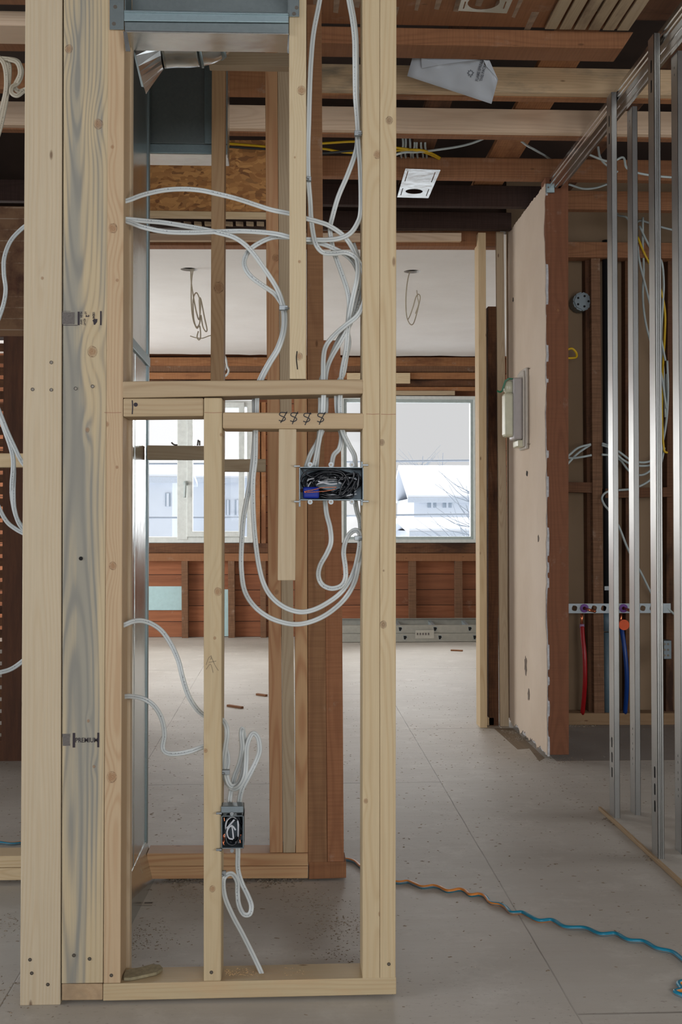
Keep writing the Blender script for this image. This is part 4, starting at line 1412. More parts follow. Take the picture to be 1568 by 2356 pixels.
def box_thing(name, label, u0, u1, v0, v1, Y0, dep, top_band=0):
    a, c = P(u0, v0, Y0), P(u1, v1, Y0)
    t = thing(name, label, 'electrical box', ((a.x + c.x) / 2, Y0, c.z))
    x0, x1, z0, z1 = a.x, c.x, c.z, a.z
    fb = bmesh.new()
    for (p, q, r, s_) in ((x0, x1, z1 - .0016, z1), (x0, x1, z0, z0 + .0016), (x0, x0 + .0016, z0, z1), (x1 - .0016, x1, z0, z1)):
        hexa([Vector((p, Y0, s_)), Vector((q, Y0, s_)), Vector((q, Y0, r)), Vector((p, Y0, r))], Vector((0, dep, 0)), 0, fb)
    link('shell', fb, M_BOX, t)
    link('back', aabb(x0, x1, Y0 + dep, Y0 + dep + .0015, z0, z1, 0), M_BOXB, t)
    return t, x0, x1, z0, z1


sb, x0, x1, z0, z1 = box_thing('switch_box', 'wide open four-gang metal box full of black wires under the dollar signs', 688, 835.5, 1074.5, 1151, 2.562, .062)
for u in (713, 761, 809):
    for v, s_ in ((1069, 1), (1155, -1)):
        p = P(u, v, 2.562)
        e = link('ear', disc(p, Vector((0, -1, 0)), .0055, .0012, n=16), M_ZINC, sb)
        link('ear_screw', disc(p + Vector((0, -.0014, -.0005 * s_)), Vector((0, -1, 0)), .0024, .001, n=10), M_SCREW, e)
for (u0, u1, v) in ((676, 690, 1072.5), (676, 690, 1154), (833, 847, 1070), (833, 848, 1153.5)):
    a, c = P(u0, v - 2, 2.560), P(u1, v + 2, 2.560)
    link('side_bracket', aabb(a.x, c.x, 2.558, 2.566, c.z, a.z, .0008), M_ZINC, sb)
for (u, v0_, v1_) in ((689, 1150, 1166), (832, 1062, 1076), (832, 1150, 1163)):
    a, c = P(u - 2, v0_, 2.562), P(u + 2, v1_, 2.562)
    link('bracket_leg', aabb(a.x, c.x, 2.561, 2.565, c.z, a.z, .0005), M_BOX, sb)
for (u, v) in ((727, 1107), (694, 1128), (790, 1095)):
    link('knockout', disc(P(u, v, 2.622) + Vector((0, .001, 0)), Vector((0, -1, 0)), .0042, .001), plain('rusty_knockout', lin(150, 100, 74), .7), sb)
link('knockout', disc(P(821, 1105.5, 2.60), Vector((0, -1, 0)), .0032, .001), M_WHITE, sb)


def wires(parent, n, x0, x1, z0, z1, y0, y1, r, mat, name, m=7):
    for _ in range(n):
        cx, cz = (x0 + x1) / 2, (z0 + z1) / 2
        a0 = random.uniform(0, 6.28)
        pts = []
        f = random.uniform(.5, 1.08)
        turn = random.choice((-1, 1)) * random.uniform(.5, 1.1)
        for k in range(m):
            a = a0 + turn * k * .8
            ff = f * random.uniform(.75, 1.08)
            pts.append(Vector((min(x1 - r, max(x0 + r, cx + (x1 - x0) / 2 * ff * math.cos(a))), random.uniform(y0, y1), min(z1 - r, max(z0 + r, cz + (z1 - z0) / 2 * ff * math.sin(a))))))
        link(name, sweep(catmull(pts, 6), circ(r, 7)), mat, parent, True)


random.seed(31)
wires(sb, 34, x0 + .004, x1 - .004, z0 + .004, z1 - .004, 2.572, 2.612, .0017, M_BLACKINS, 'black_wire')
wires(sb, 6, x0 + .01, x1 - .004, z0 + .006, z1 - .02, 2.578, 2.612, .0016, M_WHITEINS, 'white_wire')
for pp in ([(690, 1110), (697, 1092), (712, 1082), (735, 1080), (760, 1080), (785, 1086), (795, 1096), (802, 1110), (798, 1125), (785, 1140)],
           [(694, 1078), (700, 1088), (720, 1098), (735, 1090), (755, 1086), (780, 1088), (790, 1096)],
           [(775, 1110), (790, 1095), (808, 1090), (822, 1090), (825, 1100), (822, 1120), (816, 1126), (816, 1110)],
           [(738, 1137), (760, 1142), (780, 1138), (796, 1125), (812, 1100), (814, 1085)],
           [(736, 1142), (762, 1147), (790, 1142), (806, 1128), (818, 1105)],
           [(780, 1140), (785, 1120), (795, 1104), (800, 1095)]):
    link('black_wire', sweep(catmull([P(u, v, 2.572 + .003 * math.sin(i)) for i, (u, v) in enumerate(pp)], 6), circ(.0019, 8)), M_BLACKINS, sb, True)
link('white_wire', sweep(catmull([P(u, v, 2.574) for u, v in ((731, 1107), (745, 1111), (760, 1114), (775, 1113))], 6), circ(.0016, 8)), M_WHITEINS, sb, True)
a, c = P(696.5, 1120, 2.566), P(734, 1147, 2.566)
bb = aabb(a.x, c.x, 2.566, 2.580, c.z, a.z, .004)
link('wire_nut', bb, M_BLUE, sb, lab='blue wrapped wire splice')
for pp in ([(700, 1131), (720, 1127), (740, 1122), (765, 1121), (774, 1121)], [(700, 1133), (730, 1131.5), (755, 1129), (772, 1125)]):
    link('copper_wire', sweep(catmull([P(u, v, 2.5645) for u, v in pp], 5), circ(.0010, 7)), M_COPPER, sb, True)

# ------------------------------------------------------------------ outlet box
ob, x0, x1, z0, z1 = box_thing('outlet_box', 'single metal outlet box on the middle stud, two cables entering its top', 509, 560, 1877, 1952, 2.560, .062)
a, c = P(510, 1858, 2.590), P(560, 1877, 2.560)
link('clamp', aabb(a.x, c.x, 2.560, 2.60, P(0, 1877, 2.56).z, P(0, 1861, 2.56).z, .002), M_BOX, ob)
for (u, v) in ((533, 1872), (533.5, 1957)):
    p = P(u, v, 2.558)
    link('ear_screw', disc(p, Vector((0, -1, 0)), .0042, .0018, n=10), M_ZINC, ob)
for v in (1871, 1955):
    a, c = P(497, v - 2.2, 2.560), P(510, v + 2.2, 2.560)
    link('side_bracket', aabb(a.x, c.x, 2.557, 2.566, c.z, a.z, .0008), M_ZINC, ob)
wires(ob, 5, x0 + .004, x1 - .004, z0 + .004, z1 - .004, 2.58, 2.615, .0018, M_BLACKINS, 'black_wire')
for pp, mt, r in (([(519, 1930), (517, 1900), (522, 1885), (534, 1878), (545, 1885), (550, 1905), (549, 1930), (541, 1942), (530, 1944), (521, 1936), (518, 1910)], M_BLACKINS, .0021),
                  ([(518, 1925), (518, 1905), (522, 1888), (533, 1879), (545, 1885), (548, 1900), (548, 1925)], M_WHITEINS, .0019),
                  ([(521, 1906), (530, 1896), (539, 1886)], M_WHITEINS, .0019),
                  ([(536, 1931), (526, 1928), (522, 1915), (527, 1903), (535, 1901), (542, 1910)], M_WHITEINS, .0019),
                  ([(533, 1898), (535, 1912), (537, 1930)], M_WHITEINS, .0017),
                  ([(516, 1945), (512, 1936), (516, 1928), (513, 1920)], M_COPPER, .0012), ([(513, 1944), (516, 1932), (513, 1925), (517, 1918)], M_COPPER, .0012),
                  ([(553, 1940), (551, 1930), (554, 1920)], M_COPPER, .0012), ([(516, 1890), (515, 1880)], M_COPPER, .0012)):
    nm = {M_BLACKINS.name: 'black_wire', M_WHITEINS.name: 'white_wire', M_COPPER.name: 'copper_wire'}[mt.name]
    link(nm, sweep(catmull([P(u, v, 2.566 + .002 * math.sin(i * 2)) for i, (u, v) in enumerate(pp)], 6), circ(r, 8)), mt, ob, True)

# ------------------------------------------------------------------ steel studs and rail
def steel_stud(label, u, vb, z1, slots, w_=.019, d=.061, grooves=False, z0=.012, Yo=None):
    p = PZ(u, vb) if Yo is None else P(u, vb, Yo)
    x, y = p.x, p.y
    t = thing('steel_stud', label, 'steel stud', (x, y, z0), 'steel studs of the thin metal wall')
    holes = []
    for (yc, zc, hw, hh) in slots:
        L = []
        for k in range(16):
            a_ = 2 * PI * k / 16
            L.append(Vector((x, y + yc + hw * math.cos(a_), zc + (hh - hw) * (1 if math.sin(a_) >= 0 else -1) + hw * math.sin(a_))))
        holes.append(L)
    outl = [Vector((x, y, z0)), Vector((x, y + d, z0)), Vector((x, y + d, z1)), Vector((x, y, z1))]
    link('web', plate(outl, Vector((.001, 0, 0)), holes), M_STEEL, t)
    fb = bmesh.new()
    prof = [(0, 0), (w_, 0), (w_, .010), (w_ - .001, .010), (w_ - .001, .001), (0, .001)]
    if grooves:
        prof = [(0, 0), (w_ * .3, 0), (w_ * .36, .0015), (w_ * .42, 0), (w_ * .58, 0), (w_ * .64, .0018), (w_ * .7, 0), (w_, 0), (w_, .014), (w_ - .001, .014), (w_ - .001, .003), (0, .003)]
    A = [fb.verts.new((x + a_, y + b2, z0)) for a_, b2 in prof]
    B = [fb.verts.new((x + a_, y + b2, z1)) for a_, b2 in prof]
    for k in range(len(prof)):
        j = (k + 1) % len(prof)
        fb.faces.new((A[k], A[j], B[j], B[k]))
    fb.faces.new(A[::-1])
    fb.faces.new(B)
    bmesh.ops.recalc_face_normals(fb, faces=fb.faces)
    link('near_flange', fb, M_STEEL, t)
    link('far_flange', aabb(x, x + w_, y + d - .001, y + d, z0, z1, 0), M_STEEL, t)
    link('closing_web', aabb(x + w_ - .001, x + w_, y, y + d, z0, z1, 0), M_STEEL, t)
    return t


sl = []
for i in range(3):
    sl.append((.030, .165 + .052 * i, .0035 * 2, .018))
for i in range(2):
    sl.append((.030, 2.385 + .062 * i, .0065, .020))
steel_stud('first steel stud from the doorway side, slotted, standing left of the rail', 1413, 1891, 2.54, sl)
steel_stud('third steel stud, slotted and grooved, nearer the camera and left of the rail', 1513.3, 1986, 2.54, sl, grooves=True)
sd = []
for i in range(3):
    sd.append((.030, .185 + .052 * i, .0022, .004))
    sd.append((.030, .205 + .052 * i, .0022, .004))
sd += [(.030, 2.44, .0022, .004), (.030, 2.462, .0022, .004)]
steel_stud('second steel stud from the doorway side, inside the rail, with small paired holes', 1461, 1888, 2.505, sd, Yo=4.09)
steel_stud('steel stud cut by the right edge of the photo, inside the rail', 1567.5, 1970, 2.505, sd, w_=.03, Yo=3.60)

rx = PZ(1413, 1891).x + .0195
ra = thing('steel_rail', 'bright ribbed steel rail running along the ceiling to the red post', 'rail', (rx, 5.1, 2.505))
prof = [(0, .052), (0, .036), (.003, .034), (.003, .028), (0, .026), (0, .016), (.003, .014), (.003, .008), (0, .006), (0, 0), (.012, 0), (.014, .004), (.020, .004), (.022, 0), (.034, 0), (.036, .005), (.044, .005), (.046, 0), (.056, 0), (.056, .03), (.055, .03), (.055, .006), (.004, .006), (.004, .052)]
fb = bmesh.new()
A = [fb.verts.new((rx + a_, 2.3, 2.505 + c_)) for a_, c_ in prof]
B = [fb.verts.new((rx + a_, 5.11, 2.505 + c_)) for a_, c_ in prof]
for k in range(len(prof)):
    j = (k + 1) % len(prof)
    fb.faces.new((A[k], A[j], B[j], B[k]))
bmesh.ops.triangulate(fb, faces=[fb.faces.new(A[::-1]), fb.faces.new(B)])
bmesh.ops.recalc_face_normals(fb, faces=fb.faces)
link('channel', fb, M_RAIL, ra)
bk_ = link('end_bracket', aabb(rx - .016, rx + .02, 5.108, 5.122, 2.485, 2.525, .002), M_GALVB, ra)
link('screw', disc(Vector((rx - .008, 5.1075, 2.507)), Vector((0, -1, 0)), .004, .001), M_SCREW, bk_)

# plywood strip under the steel wall
pa, pb = PZ(1400, 1880), PZ(1568, 2045)
xe = (pa.x + pb.x) / 2 - .004
struct('floor', aabb(xe + .004, 4.4, 2.0, 4.17, .0, .0125, 0), M_FLOOR, cat='floor', lab='slightly raised dusty sub-floor to the right of the steel studs')
st_ = link('plywood_strip', aabb(xe, xe + .010, 2.0, pa.y + .10, .001, .0135, .001), wood('plywood_edge', lin(176, 150, 116), lin(136, 108, 80), 300, .8))
tag(st_, 'thin plywood strip with a pale layered edge under the steel studs', 'plywood')

# ------------------------------------------------------------------ wall fixture on the drywall
def X_(u, v, dx=0.0):
    return PX(u, v, DX - dx)


fx = thing('soap_dispenser', 'old white plastic wall dispenser with a green strap, screwed to the drywall', 'dispenser', tuple(X_(1190, 1030)))
M_PLAS = plain('yellowed_plastic', lin(196, 188, 176), .35, vary=.05)
M_PLASD = plain('grey_plastic_side', lin(168, 162, 160), .35, vary=.05)
M_BOTT = plain('milky_bottle', lin(204, 202, 176), .25, vary=.06)
M_GREEN = plain('green_strap', lin(10, 104, 66), .4)


def yz_poly(pix, dx0, dx1, mat, name, par=fx, bev=.003, lab=None):
    """shape drawn on a plane parallel to the drywall, dx0..dx1 off it"""
    L = [X_(u, v, dx0) for u, v in pix]
    b = plate(L, Vector((-(dx1 - dx0), 0, 0)))
    return link(name, b, mat, par, lab=lab)


# back plate against the wall
yw0, yw1 = PX(1216, 940, DX).y, PX(1192, 940, DX).y
zt, zb_ = PX(1216, 845, DX).z, PX(1218, 1032, DX).z


def yz_box(name, ya, yb, za_, zb2, dx0, dx1, mat, par=fx, bev=.004, lab=None):
    fr = [Vector((DX - dx1, ya, zb2)), Vector((DX - dx0, ya, zb2)), Vector((DX - dx0, ya, za_)), Vector((DX - dx1, ya, za_))]
    return link(name, hexa(fr, Vector((0, yb - ya, 0)), bev), mat, par, lab=lab)


Ya = PX(1216, 940, DX).y
yz_box('back_plate', Ya, Ya + .16, zb_, zt, .001, .016, M_PLAS, bev=.005)
yz_box('rim', Ya + .012, Ya + .148, zb_ + .012, zt - .014, .016, .026, M_PLAS, bev=.004)
yz_box('holder', Ya + .02, Ya + .135, zb_ + .045, zt - .045, .026, .068, M_PLASD, bev=.008)
yz_box('bottle', Ya + .04, Ya + .115, zb_ + .060, zt - .115, .060, .108, M_BOTT, bev=.012)
nb = bmesh.new()
zc_ = zt - .085
yc_ = Ya + .078
rad = [(-.030, .020), (-.018, .026), (.0, .029), (.018, .026), (.030, .018)]
sweep([Vector((DX - .078, yc_, zc_ + h)) for h, _ in rad], circ(1.0, 16), nb, Vector((0, 1, 0)), lambda q: rad[min(4, int(round(q * 4)))][1])
link('pump', nb, M_BOTT, fx, True)
gb = bmesh.new()
gp = [Vector((DX - .052, yc_ - .02, zc_ + .036)), Vector((DX - .085, yc_ - .02, zc_ + .038)), Vector((DX - .100, yc_ - .018, zc_ + .028)), Vector((DX - .114, yc_ - .01, zc_ - .018)), Vector((DX - .122, yc_, zc_ - .024)), Vector((DX - .135, yc_ + .005, zc_ - .018))]
sweep(gp, [(-.004, -.006), (.004, -.006), (.004, .006), (-.004, .006)], gb)
link('strap', gb, M_GREEN, fx, lab='bright green strap')
yz_box('drip_tray', Ya + .02, Ya + .14, zb_ + .01, zb_ + .044, .018, .050, M_BOTT, bev=.006)
for (dy, z_) in ((-.03, zt - .01), (-.025, zb_ + .02)):
    link('screw', sweep([Vector((DX - .001, Ya + dy, z_)), Vector((DX - .012, Ya + dy, z_ + .002))], circ(.0025, 6)), M_SCREW, fx)

# ------------------------------------------------------------------ plumbing wall
WY = 6.0
for (uT, uB, mat, lab, z1) in (((1358.5, 1379), (1366, 1390), 'dusty', 'dusty old stud left of the black vent pipe', 2.46),
                              ((1536, 1545), (1531, 1549), 'oldd', 'dark old stud at the far right of the plumbing wall', 2.46),
                              ((1437, 1445), (1439, 1447), 'oldd', 'narrow dark strip put in for a shadow between the first two steel studs', 2.46),  # dark piece standing in for a strip of shadow
                              ((1345, 1357), (1353, 1366), 'oldd', 'dark strip put in for the shaded side of the dusty old stud', 2.46)):  # shaded stud side, put in as a separate dark piece
    dy = .0 if mat == 'dusty' else .045
    vstud('old_stud', lab, uT, uB, 545, 1640, WY + dy, .09 - dy * .5, WOOD[mat], .055, z1, cat='old stud')
hboard('bottom_plate', 'dusty old bottom plate of the plumbing wall', 1300, 1640, (1641, 1668), (1641, 1668), WY - .01, .11, wood('dusty_plate', lin(150, 122, 92), lin(120, 90, 62), 110, .4, plaster=.4, rough=.9), cat='plate')
hboard('old_block', 'dark old cross block left of the dusty stud', 1300, 1364, (1109, 1132), (1110, 1134), WY + .01, .08, WOOD['oldd'], cat='block')
hboard('old_block', 'dark old cross block between the dusty stud and the right stud', 1392, 1546, (1124, 1146), (1121, 1143), WY + .01, .08, WOOD['oldd'], cat='block')
M_ABS = plain('black_plastic_pipe', lin(30, 32, 34), .4)
M_GPIPE = plain('grey_blue_pipe', lin(96, 116, 126), .5)
a = P(1395, 1000, 6.03)
b_ = sweep([Vector((a.x, 6.03, P(1395, 1418, 6.03).z)), Vector((a.x, 6.03, 2.5))], circ(.020, 18))
vp = tag(link('vent_pipe', b_, M_ABS, None, True), 'black plastic vent pipe beside the dusty old stud', 'pipe')
link('hanger', aabb(a.x - .022, a.x + .022, 6.005, 6.012, P(0, 1362, 6).z, P(0, 1352, 6).z, .001), M_ZINC, vp)
b_ = sweep([Vector((a.x, 6.03, .03)), Vector((a.x, 6.03, P(1395, 1455, 6.03).z))], circ(.022, 18))
dp = tag(link('drain_pipe', b_, M_GPIPE, None, True), 'grey-blue drain pipe below the black vent pipe', 'pipe')
link('coupling', sweep([Vector((a.x, 6.03, P(0, 1458, 6.03).z)), Vector((a.x, 6.03, P(0, 1412, 6.03).z))], circ(.027, 18)), M_GPIPE, dp, True)
# water supply plate
zq0, zq1 = P(1306, 1411, 5.98).z, P(1306, 1389, 5.98).z
ua, ub_ = P(1304, 1400, 5.98).x, P(1542, 1400, 5.98).x
hs = []
for u in (1321, 1343, 1366, 1388, 1410, 1433, 1455, 1478, 1500):
    c = P(u, 1399.5, 5.98)
    hs.append([Vector((c.x + .014 * math.cos(k * PI / 6) * (1.12 if k % 3 == 1 else 1), 5.98, c.z + .014 * math.sin(k * PI / 6) * (1.12 if k % 3 == 1 else 1))) for k in range(12)])
pp = plate([Vector((ua, 5.98, zq0)), Vector((ub_, 5.98, zq0)), Vector((ub_, 5.98, zq1)), Vector((ua, 5.98, zq1))], Vector((0, .0015, 0)), hs)
pl = tag(link('pipe_bracket', pp, plain('pale_grey_bracket', lin(176, 186, 190), .45, .2)), 'pale grey perforated bracket bar holding the red and blue pipes', 'bracket')
M_PURP = plain('purple_ring', lin(104, 52, 138), .4)
for i, u in enumerate((1343.5, 1433.5)):
    c = P(u, 1399.5, 5.975)
    t = thing('stub_elbow', ['left purple-ringed copper stub on the bracket bar', 'right purple-ringed copper stub on the bracket bar'][i], 'fitting', (c.x, c.y, c.z - .02))
    link('ring', ring_bm(c + Vector((0, .003, 0)), .009, .022, .006), M_PURP, t)
    link('stub', sweep([c, c + Vector((.012, -.05, -.005)), c + Vector((.026, -.11, -.008))], circ(.0075, 10)), M_COPPER, t, True)
    link('tail', sweep([c + Vector((-.008, .02, -.02)), c + Vector((-.009, .02, -.095 - 0.0 * i))], circ(.0075, 10)), M_COPPER, t, True)
M_RED = plain('red_pex', lin(150, 8, 16), .35)
M_BLU = plain('blue_pex', lin(10, 58, 130), .35)
rp = [P(1338, 1440, 5.99), P(1340, 1470, 5.97), P(1344, 1510, 5.95), P(1345, 1560, 5.95), P(1343, 1600, 5.97), P(1339, 1643, 6.0)]
t = tag(link('red_pipe', sweep(catmull(rp, 6), circ(.0115, 14)), M_RED, None, True), 'bright red flexible water pipe by the red post', 'pipe')
link('crimp', sweep([P(1338, 1436, 5.99), P(1338, 1445, 5.99)], circ(.0125, 12)), plain('mauve_crimp', lin(150, 120, 150), .4), t, True)
bp_ = [P(1428, 1440, 5.99), P(1432, 1465, 5.97), P(1438, 1510, 5.95), P(1441, 1560, 5.95), P(1440, 1600, 5.97), P(1437, 1641, 6.0)]
tag(link('blue_pipe', sweep(catmull(bp_, 6), circ(.0115, 14)), M_BLU, None, True), 'blue flexible water pipe between the first two steel studs', 'pipe')
c = P(1432.5, 1437, 5.93)
tag(link('orange_cap', disc(c, Vector((0, -1, 0)), .0265, .02, n=28), plain('orange_cap', lin(226, 84, 18), .45)), 'round orange test cap above the blue pipe', 'cap')
# octagonal ceiling style box on the back of the drywall
c = P(1336, 696, 6.06)
t = thing('junction_box', 'round galvanised junction box on the brown board, top of the plumbing wall', 'electrical box', (c.x, c.y, c.z - .05))
b_ = disc(c + Vector((-.005, .05, 0)), Vector((0.05, -1, 0)), .052, .085, n=8)
bmesh.ops.bevel(b_, geom=list(b_.edges), offset=.008, segments=2, affect='EDGES')
link('can', b_, M_BOX, t)
for k in range(5):
    a_ = k * 1.25
    link('knockout', disc(c + Vector((.03 * math.cos(a_), -.0355, .028 * math.sin(a_))), Vector((0, -1, 0)), .006, .001, n=10), M_DARK, t)
# small box at the right
a, c = P(1524, 1473, 6.0), P(1542, 1516, 6.0)
t = link('outlet_box', aabb(a.x, c.x, 5.985, 6.05, c.z, a.z, .003), M_BOX)
tag(t, 'small metal box high beside the last steel stud, plumbing wall', 'electrical box')
for k in range(6):
    q = P(1528 + (k % 2) * 8, 1482 + (k // 2) * 13, 5.985)
    link('knockout', disc(q, Vector((0, -1, 0)), .006, .001, n=10), M_SCREW, t)
# cables of that wall
KW = 5.97
R5 = circ(.0058, 8)
for lab, pts, mt in (
        ('cable loop end rising left of the dusty stud, upper', [(1290, 1062), (1310, 1046), (1330, 1030), (1358, 1022)], M_GREYV),
        ('cable loop end rising left of the dusty stud, middle', [(1290, 1085), (1310, 1062), (1330, 1042), (1358, 1023)], M_GREYV),
        ('flat cable end left of the dusty stud', [(1290, 1050), (1315, 1054), (1340, 1051), (1360, 1047)], M_GREYV),
        ('long sagging cable across the steel studs, upper', [(1384, 1020), (1400, 1026), (1424, 1040), (1450, 1058), (1478, 1064), (1500, 1058), (1516, 1040), (1528, 990), (1534, 930), (1533, 860)], M_GREYV),
        ('long sagging cable across the steel studs, second', [(1384, 1024), (1404, 1032), (1430, 1056), (1452, 1068), (1478, 1072), (1500, 1066), (1520, 1030), (1532, 970), (1536, 900), (1534, 830)], M_GREYV),
        ('long sagging cable across the steel studs, third', [(1384, 1046), (1404, 1048), (1426, 1058), (1448, 1085), (1475, 1093), (1500, 1078), (1518, 1050), (1526, 1000)], M_GREYV),
        ('long cable looping to the left and running diagonally down', [(1528, 1030), (1515, 1080), (1490, 1108), (1455, 1124), (1420, 1128), (1395, 1132), (1384, 1145), (1390, 1162), (1405, 1180), (1424, 1214), (1445, 1266), (1475, 1320), (1500, 1368), (1530, 1395), (1560, 1422)], M_GREYV),
        ('upright cable behind the second and third steel studs', [(1478, 500), (1478, 560), (1480, 620), (1478, 680), (1484, 740), (1500, 800), (1520, 860), (1532, 940)], M_GREYV),
        ('slanting cable behind the third steel stud, upper', [(1464, 540), (1470, 600), (1482, 650), (1495, 700), (1515, 760), (1530, 830)], M_GREYV),
        ('cable bulging right of the third steel stud', [(1470, 520), (1495, 570), (1520, 600), (1526, 650), (1524, 700), (1520, 780), (1526, 860), (1530, 960)], M_GREYV),
        ('yellow cable running behind the steel studs', [(1466, 545), (1480, 580), (1500, 620), (1520, 670), (1529, 720), (1528, 780), (1524, 850), (1522, 950), (1526, 1030), (1534, 1042)], M_YCABLE),
        ('short yellow cable end beside the red post', [(1300, 806), (1315, 802), (1325, 812), (1324, 822), (1308, 824), (1298, 822)], M_YCABLE),
        ('cable arching between the steel studs under the joists', [(1410, 470, 6.05), (1420, 494, 6.02), (1440, 500), (1455, 520), (1470, 508), (1490, 512), (1530, 525), (1600, 540)], M_GREYV)):
    cable(lab, pts, KW, mt, R5, jy=.02)
# cables in the ceiling void
for lab, pts, mt, Y in (
        ('yellow cable in the dark ceiling gap, left', [(420, 322), (560, 333), (640, 338), (740, 330), (830, 326), (900, 338), (980, 352, 5.0), (1040, 384, 5.4)], M_YCABLE, 4.9),
        ('black cable in the dark ceiling gap, left', [(420, 330), (560, 340), (640, 345), (740, 352), (860, 345), (930, 370, 5.4)], M_KCABLE, 4.85),
        ('second yellow cable in the dark ceiling gap', [(660, 340), (740, 342), (790, 350), (860, 352), (920, 346), (980, 348), (1040, 380, 5.45)], M_YCABLE, 4.95),
        ('grey cable slanting in the gap left of the orange plank', [(860, 385, 5.45), (915, 354), (960, 350), (1010, 344), (1060, 336), (1100, 324), (1150, 300)], M_GREYV, 4.95),
        ('grey cable in the gap right of the orange plank', [(1170, 300), (1205, 330), (1230, 345), (1262, 364, 5.3), (1300, 392, 5.5)], M_GREYV, 4.95),
        ('pale cable drooping behind the steel rail', [(1372, 312), (1376, 345), (1380, 362), (1392, 378), (1420, 396)], M_GREYV, 5.0),
        ('pale cable curving to the right edge under the joists', [(1340, 350), (1400, 372), (1432, 362), (1440, 385), (1460, 396), (1500, 404), (1545, 408), (1600, 410)], M_GREYV, 4.9),
        ('thin cable sagging right of the red post', [(1308, 424), (1340, 434), (1370, 432), (1395, 424)], M_GREYV, 5.4)):
    cable(lab, pts, Y, mt, circ(.005, 8), jy=.01)
for k in range(7):
    u = 924 + k * 9
    cable('upright grey cable in a tight row above the small metal plate', [(u, 300), (u + random.uniform(-3, 3), 335), (u + random.uniform(-2, 4), 356, 5.1), (u + 2, 375, 5.3)], 4.98, M_GREYV, circ(.0045, 8), jy=.0, group='row of grey cables above the small metal plate')

# hanging wires of the far room
def pendant(label, pts, Y=None, r=.0042, mat=None):
    L = [P(u, v, y) for u, v, y in pts]
    tag(link('hanging_wire', sweep(catmull(L, 7), circ(r, 8)), mat or M_CABLEO, None, True), label, 'wire')


YA = hA.y
pendant('looped wires hanging from the left ceiling hole', [(u, v, YA + .01 * math.sin(i)) for i, (u, v) in enumerate(((439, 618), (439, 640), (441, 660), (446, 690), (452, 720), (458, 735), (461, 700), (456, 680), (450, 674), (444, 690), (445, 730), (450, 750), (456, 750), (460, 735), (458, 690), (462, 690), (470, 730), (476, 758), (472, 762), (466, 750), (462, 725)))])
pendant('second wire loop hanging from the left ceiling hole', [(u, v, YA - .02 + .01 * math.sin(i)) for i, (u, v) in enumerate(((444, 618), (440, 650), (440, 700), (444, 735), (452, 755), (459, 750), (461, 775), (457, 782), (453, 775), (456, 762)))])
pendant('thin wire tail curling below the left wire loops', [(u, v, YA) for i, (u, v) in enumerate(((437, 773), (450, 777), (466, 778), (484, 772), (500, 774)))], r=.003)
YB = hB.y
pendant('looped wire hanging from the right ceiling hole', [(u, v, YB + .01 * math.sin(i)) for i, (u, v) in enumerate(((943, 623), (938, 640), (934, 670), (933, 700), (935, 728), (942, 745), (950, 745), (957, 725), (963, 700), (966, 684), (962, 677), (956, 684), (950, 705), (943, 725), (938, 735)))], r=.0035)
pendant('thin wire branch of the right hanging loop', [(u, v, YB + .02) for i, (u, v) in enumerate(((958, 668), (960, 685), (962, 700), (955, 722)))], r=.003)
pendant('white wire loop hanging beside the brownish stud at the far wall', [(u, v, 10.3) for u, v in ((516, 818), (520, 828), (522, 842), (526, 852), (522, 862), (514, 866), (512, 858), (518, 848), (515, 838))], r=.009, mat=M_CABLE)

# ------------------------------------------------------------------ ceiling plates
def mount_plate(label, quadpx, hu, hv, hr, z):
    q = [PZ(u, v, z) for u, v in quadpx]
    c = PZ(hu, hv, z)
    ex = (q[1] - q[0]).normalized()
    ey = (q[3] - q[0]).normalized()
    L, W = (q[3] - q[0]).length, (q[1] - q[0]).length
    hs = [[c + ex * hr * math.cos(2 * PI * k / 20) + ey * hr * math.sin(2 * PI * k / 20) for k in range(20)]]
    for sx in (.08, .86):
        for (a_, b2) in ((.08, .42), (.66, .92)):
            hs.append([q[0] + ex * W * (sx + i) + ey * L * j for i, j in ((0, a_), (.025, a_), (.025, b2), (0, b2))])
    o = link('mounting_plate', plate(q, Vector((0, 0, .0012)), hs), M_GALV)
    return tag(o, label, 'metal plate')


mp = mount_plate('small bright metal mounting plate with a round hole under the reddish joist', ((932, 388), (1013, 391), (985, 456), (913, 454)), 952, 440.5, .040, JZ - .006)
mount_plate('nearer metal mounting plate with a round hole, cut by the top of the photo', ((1072, -40), (1196, -40), (1165, 31), (1053, 25)), 1112, 6, .048, JZ + .035)

# ------------------------------------------------------------------ plastic sheet
t_ = NT('milky_plastic_film')
t_.b.inputs['Base Color'].default_value = lin(206, 212, 218)
t_.b.inputs['Roughness'].default_value = 0.28
tn = t_.n('ShaderNodeBsdfTranslucent')
tn.inputs[0].default_value = lin(214, 220, 226)
tr_ = t_.n('ShaderNodeBsdfTransparent')
m1 = t_.n('ShaderNodeMixShader')
m1.inputs[0].default_value = .35
m2 = t_.n('ShaderNodeMixShader')
m2.inputs[0].default_value = .16
t_.l(t_.b.outputs[0], m1.inputs[1])
t_.l(tn.outputs[0], m1.inputs[2])
t_.l(m1.outputs[0], m2.inputs[1])
t_.l(tr_.outputs[0], m2.inputs[2])
t_.l(m2.outputs[0], t_.t.nodes['Material Output'].inputs[0])
M_FILM = t_.m
film_corners = [(948, 133), (936, 175), (1130, 239), (1145, 183), (1125, 138)]


def inside(poly, x, y):
    r = False
    n_ = len(poly)
    for i in range(n_):
        x1, y1 = poly[i]
        x2, y2 = poly[(i + 1) % n_]
        if (y1 > y) != (y2 > y) and x < (x2 - x1) * (y - y1) / (y2 - y1) + x1:
            r = not r
    return r


def film_y(u, v):
    return yA + .118 + .0010 * (v - 130) + .010 * math.sin(u * .05 + v * .03) + .005 * math.sin(u * .11 - v * .07)


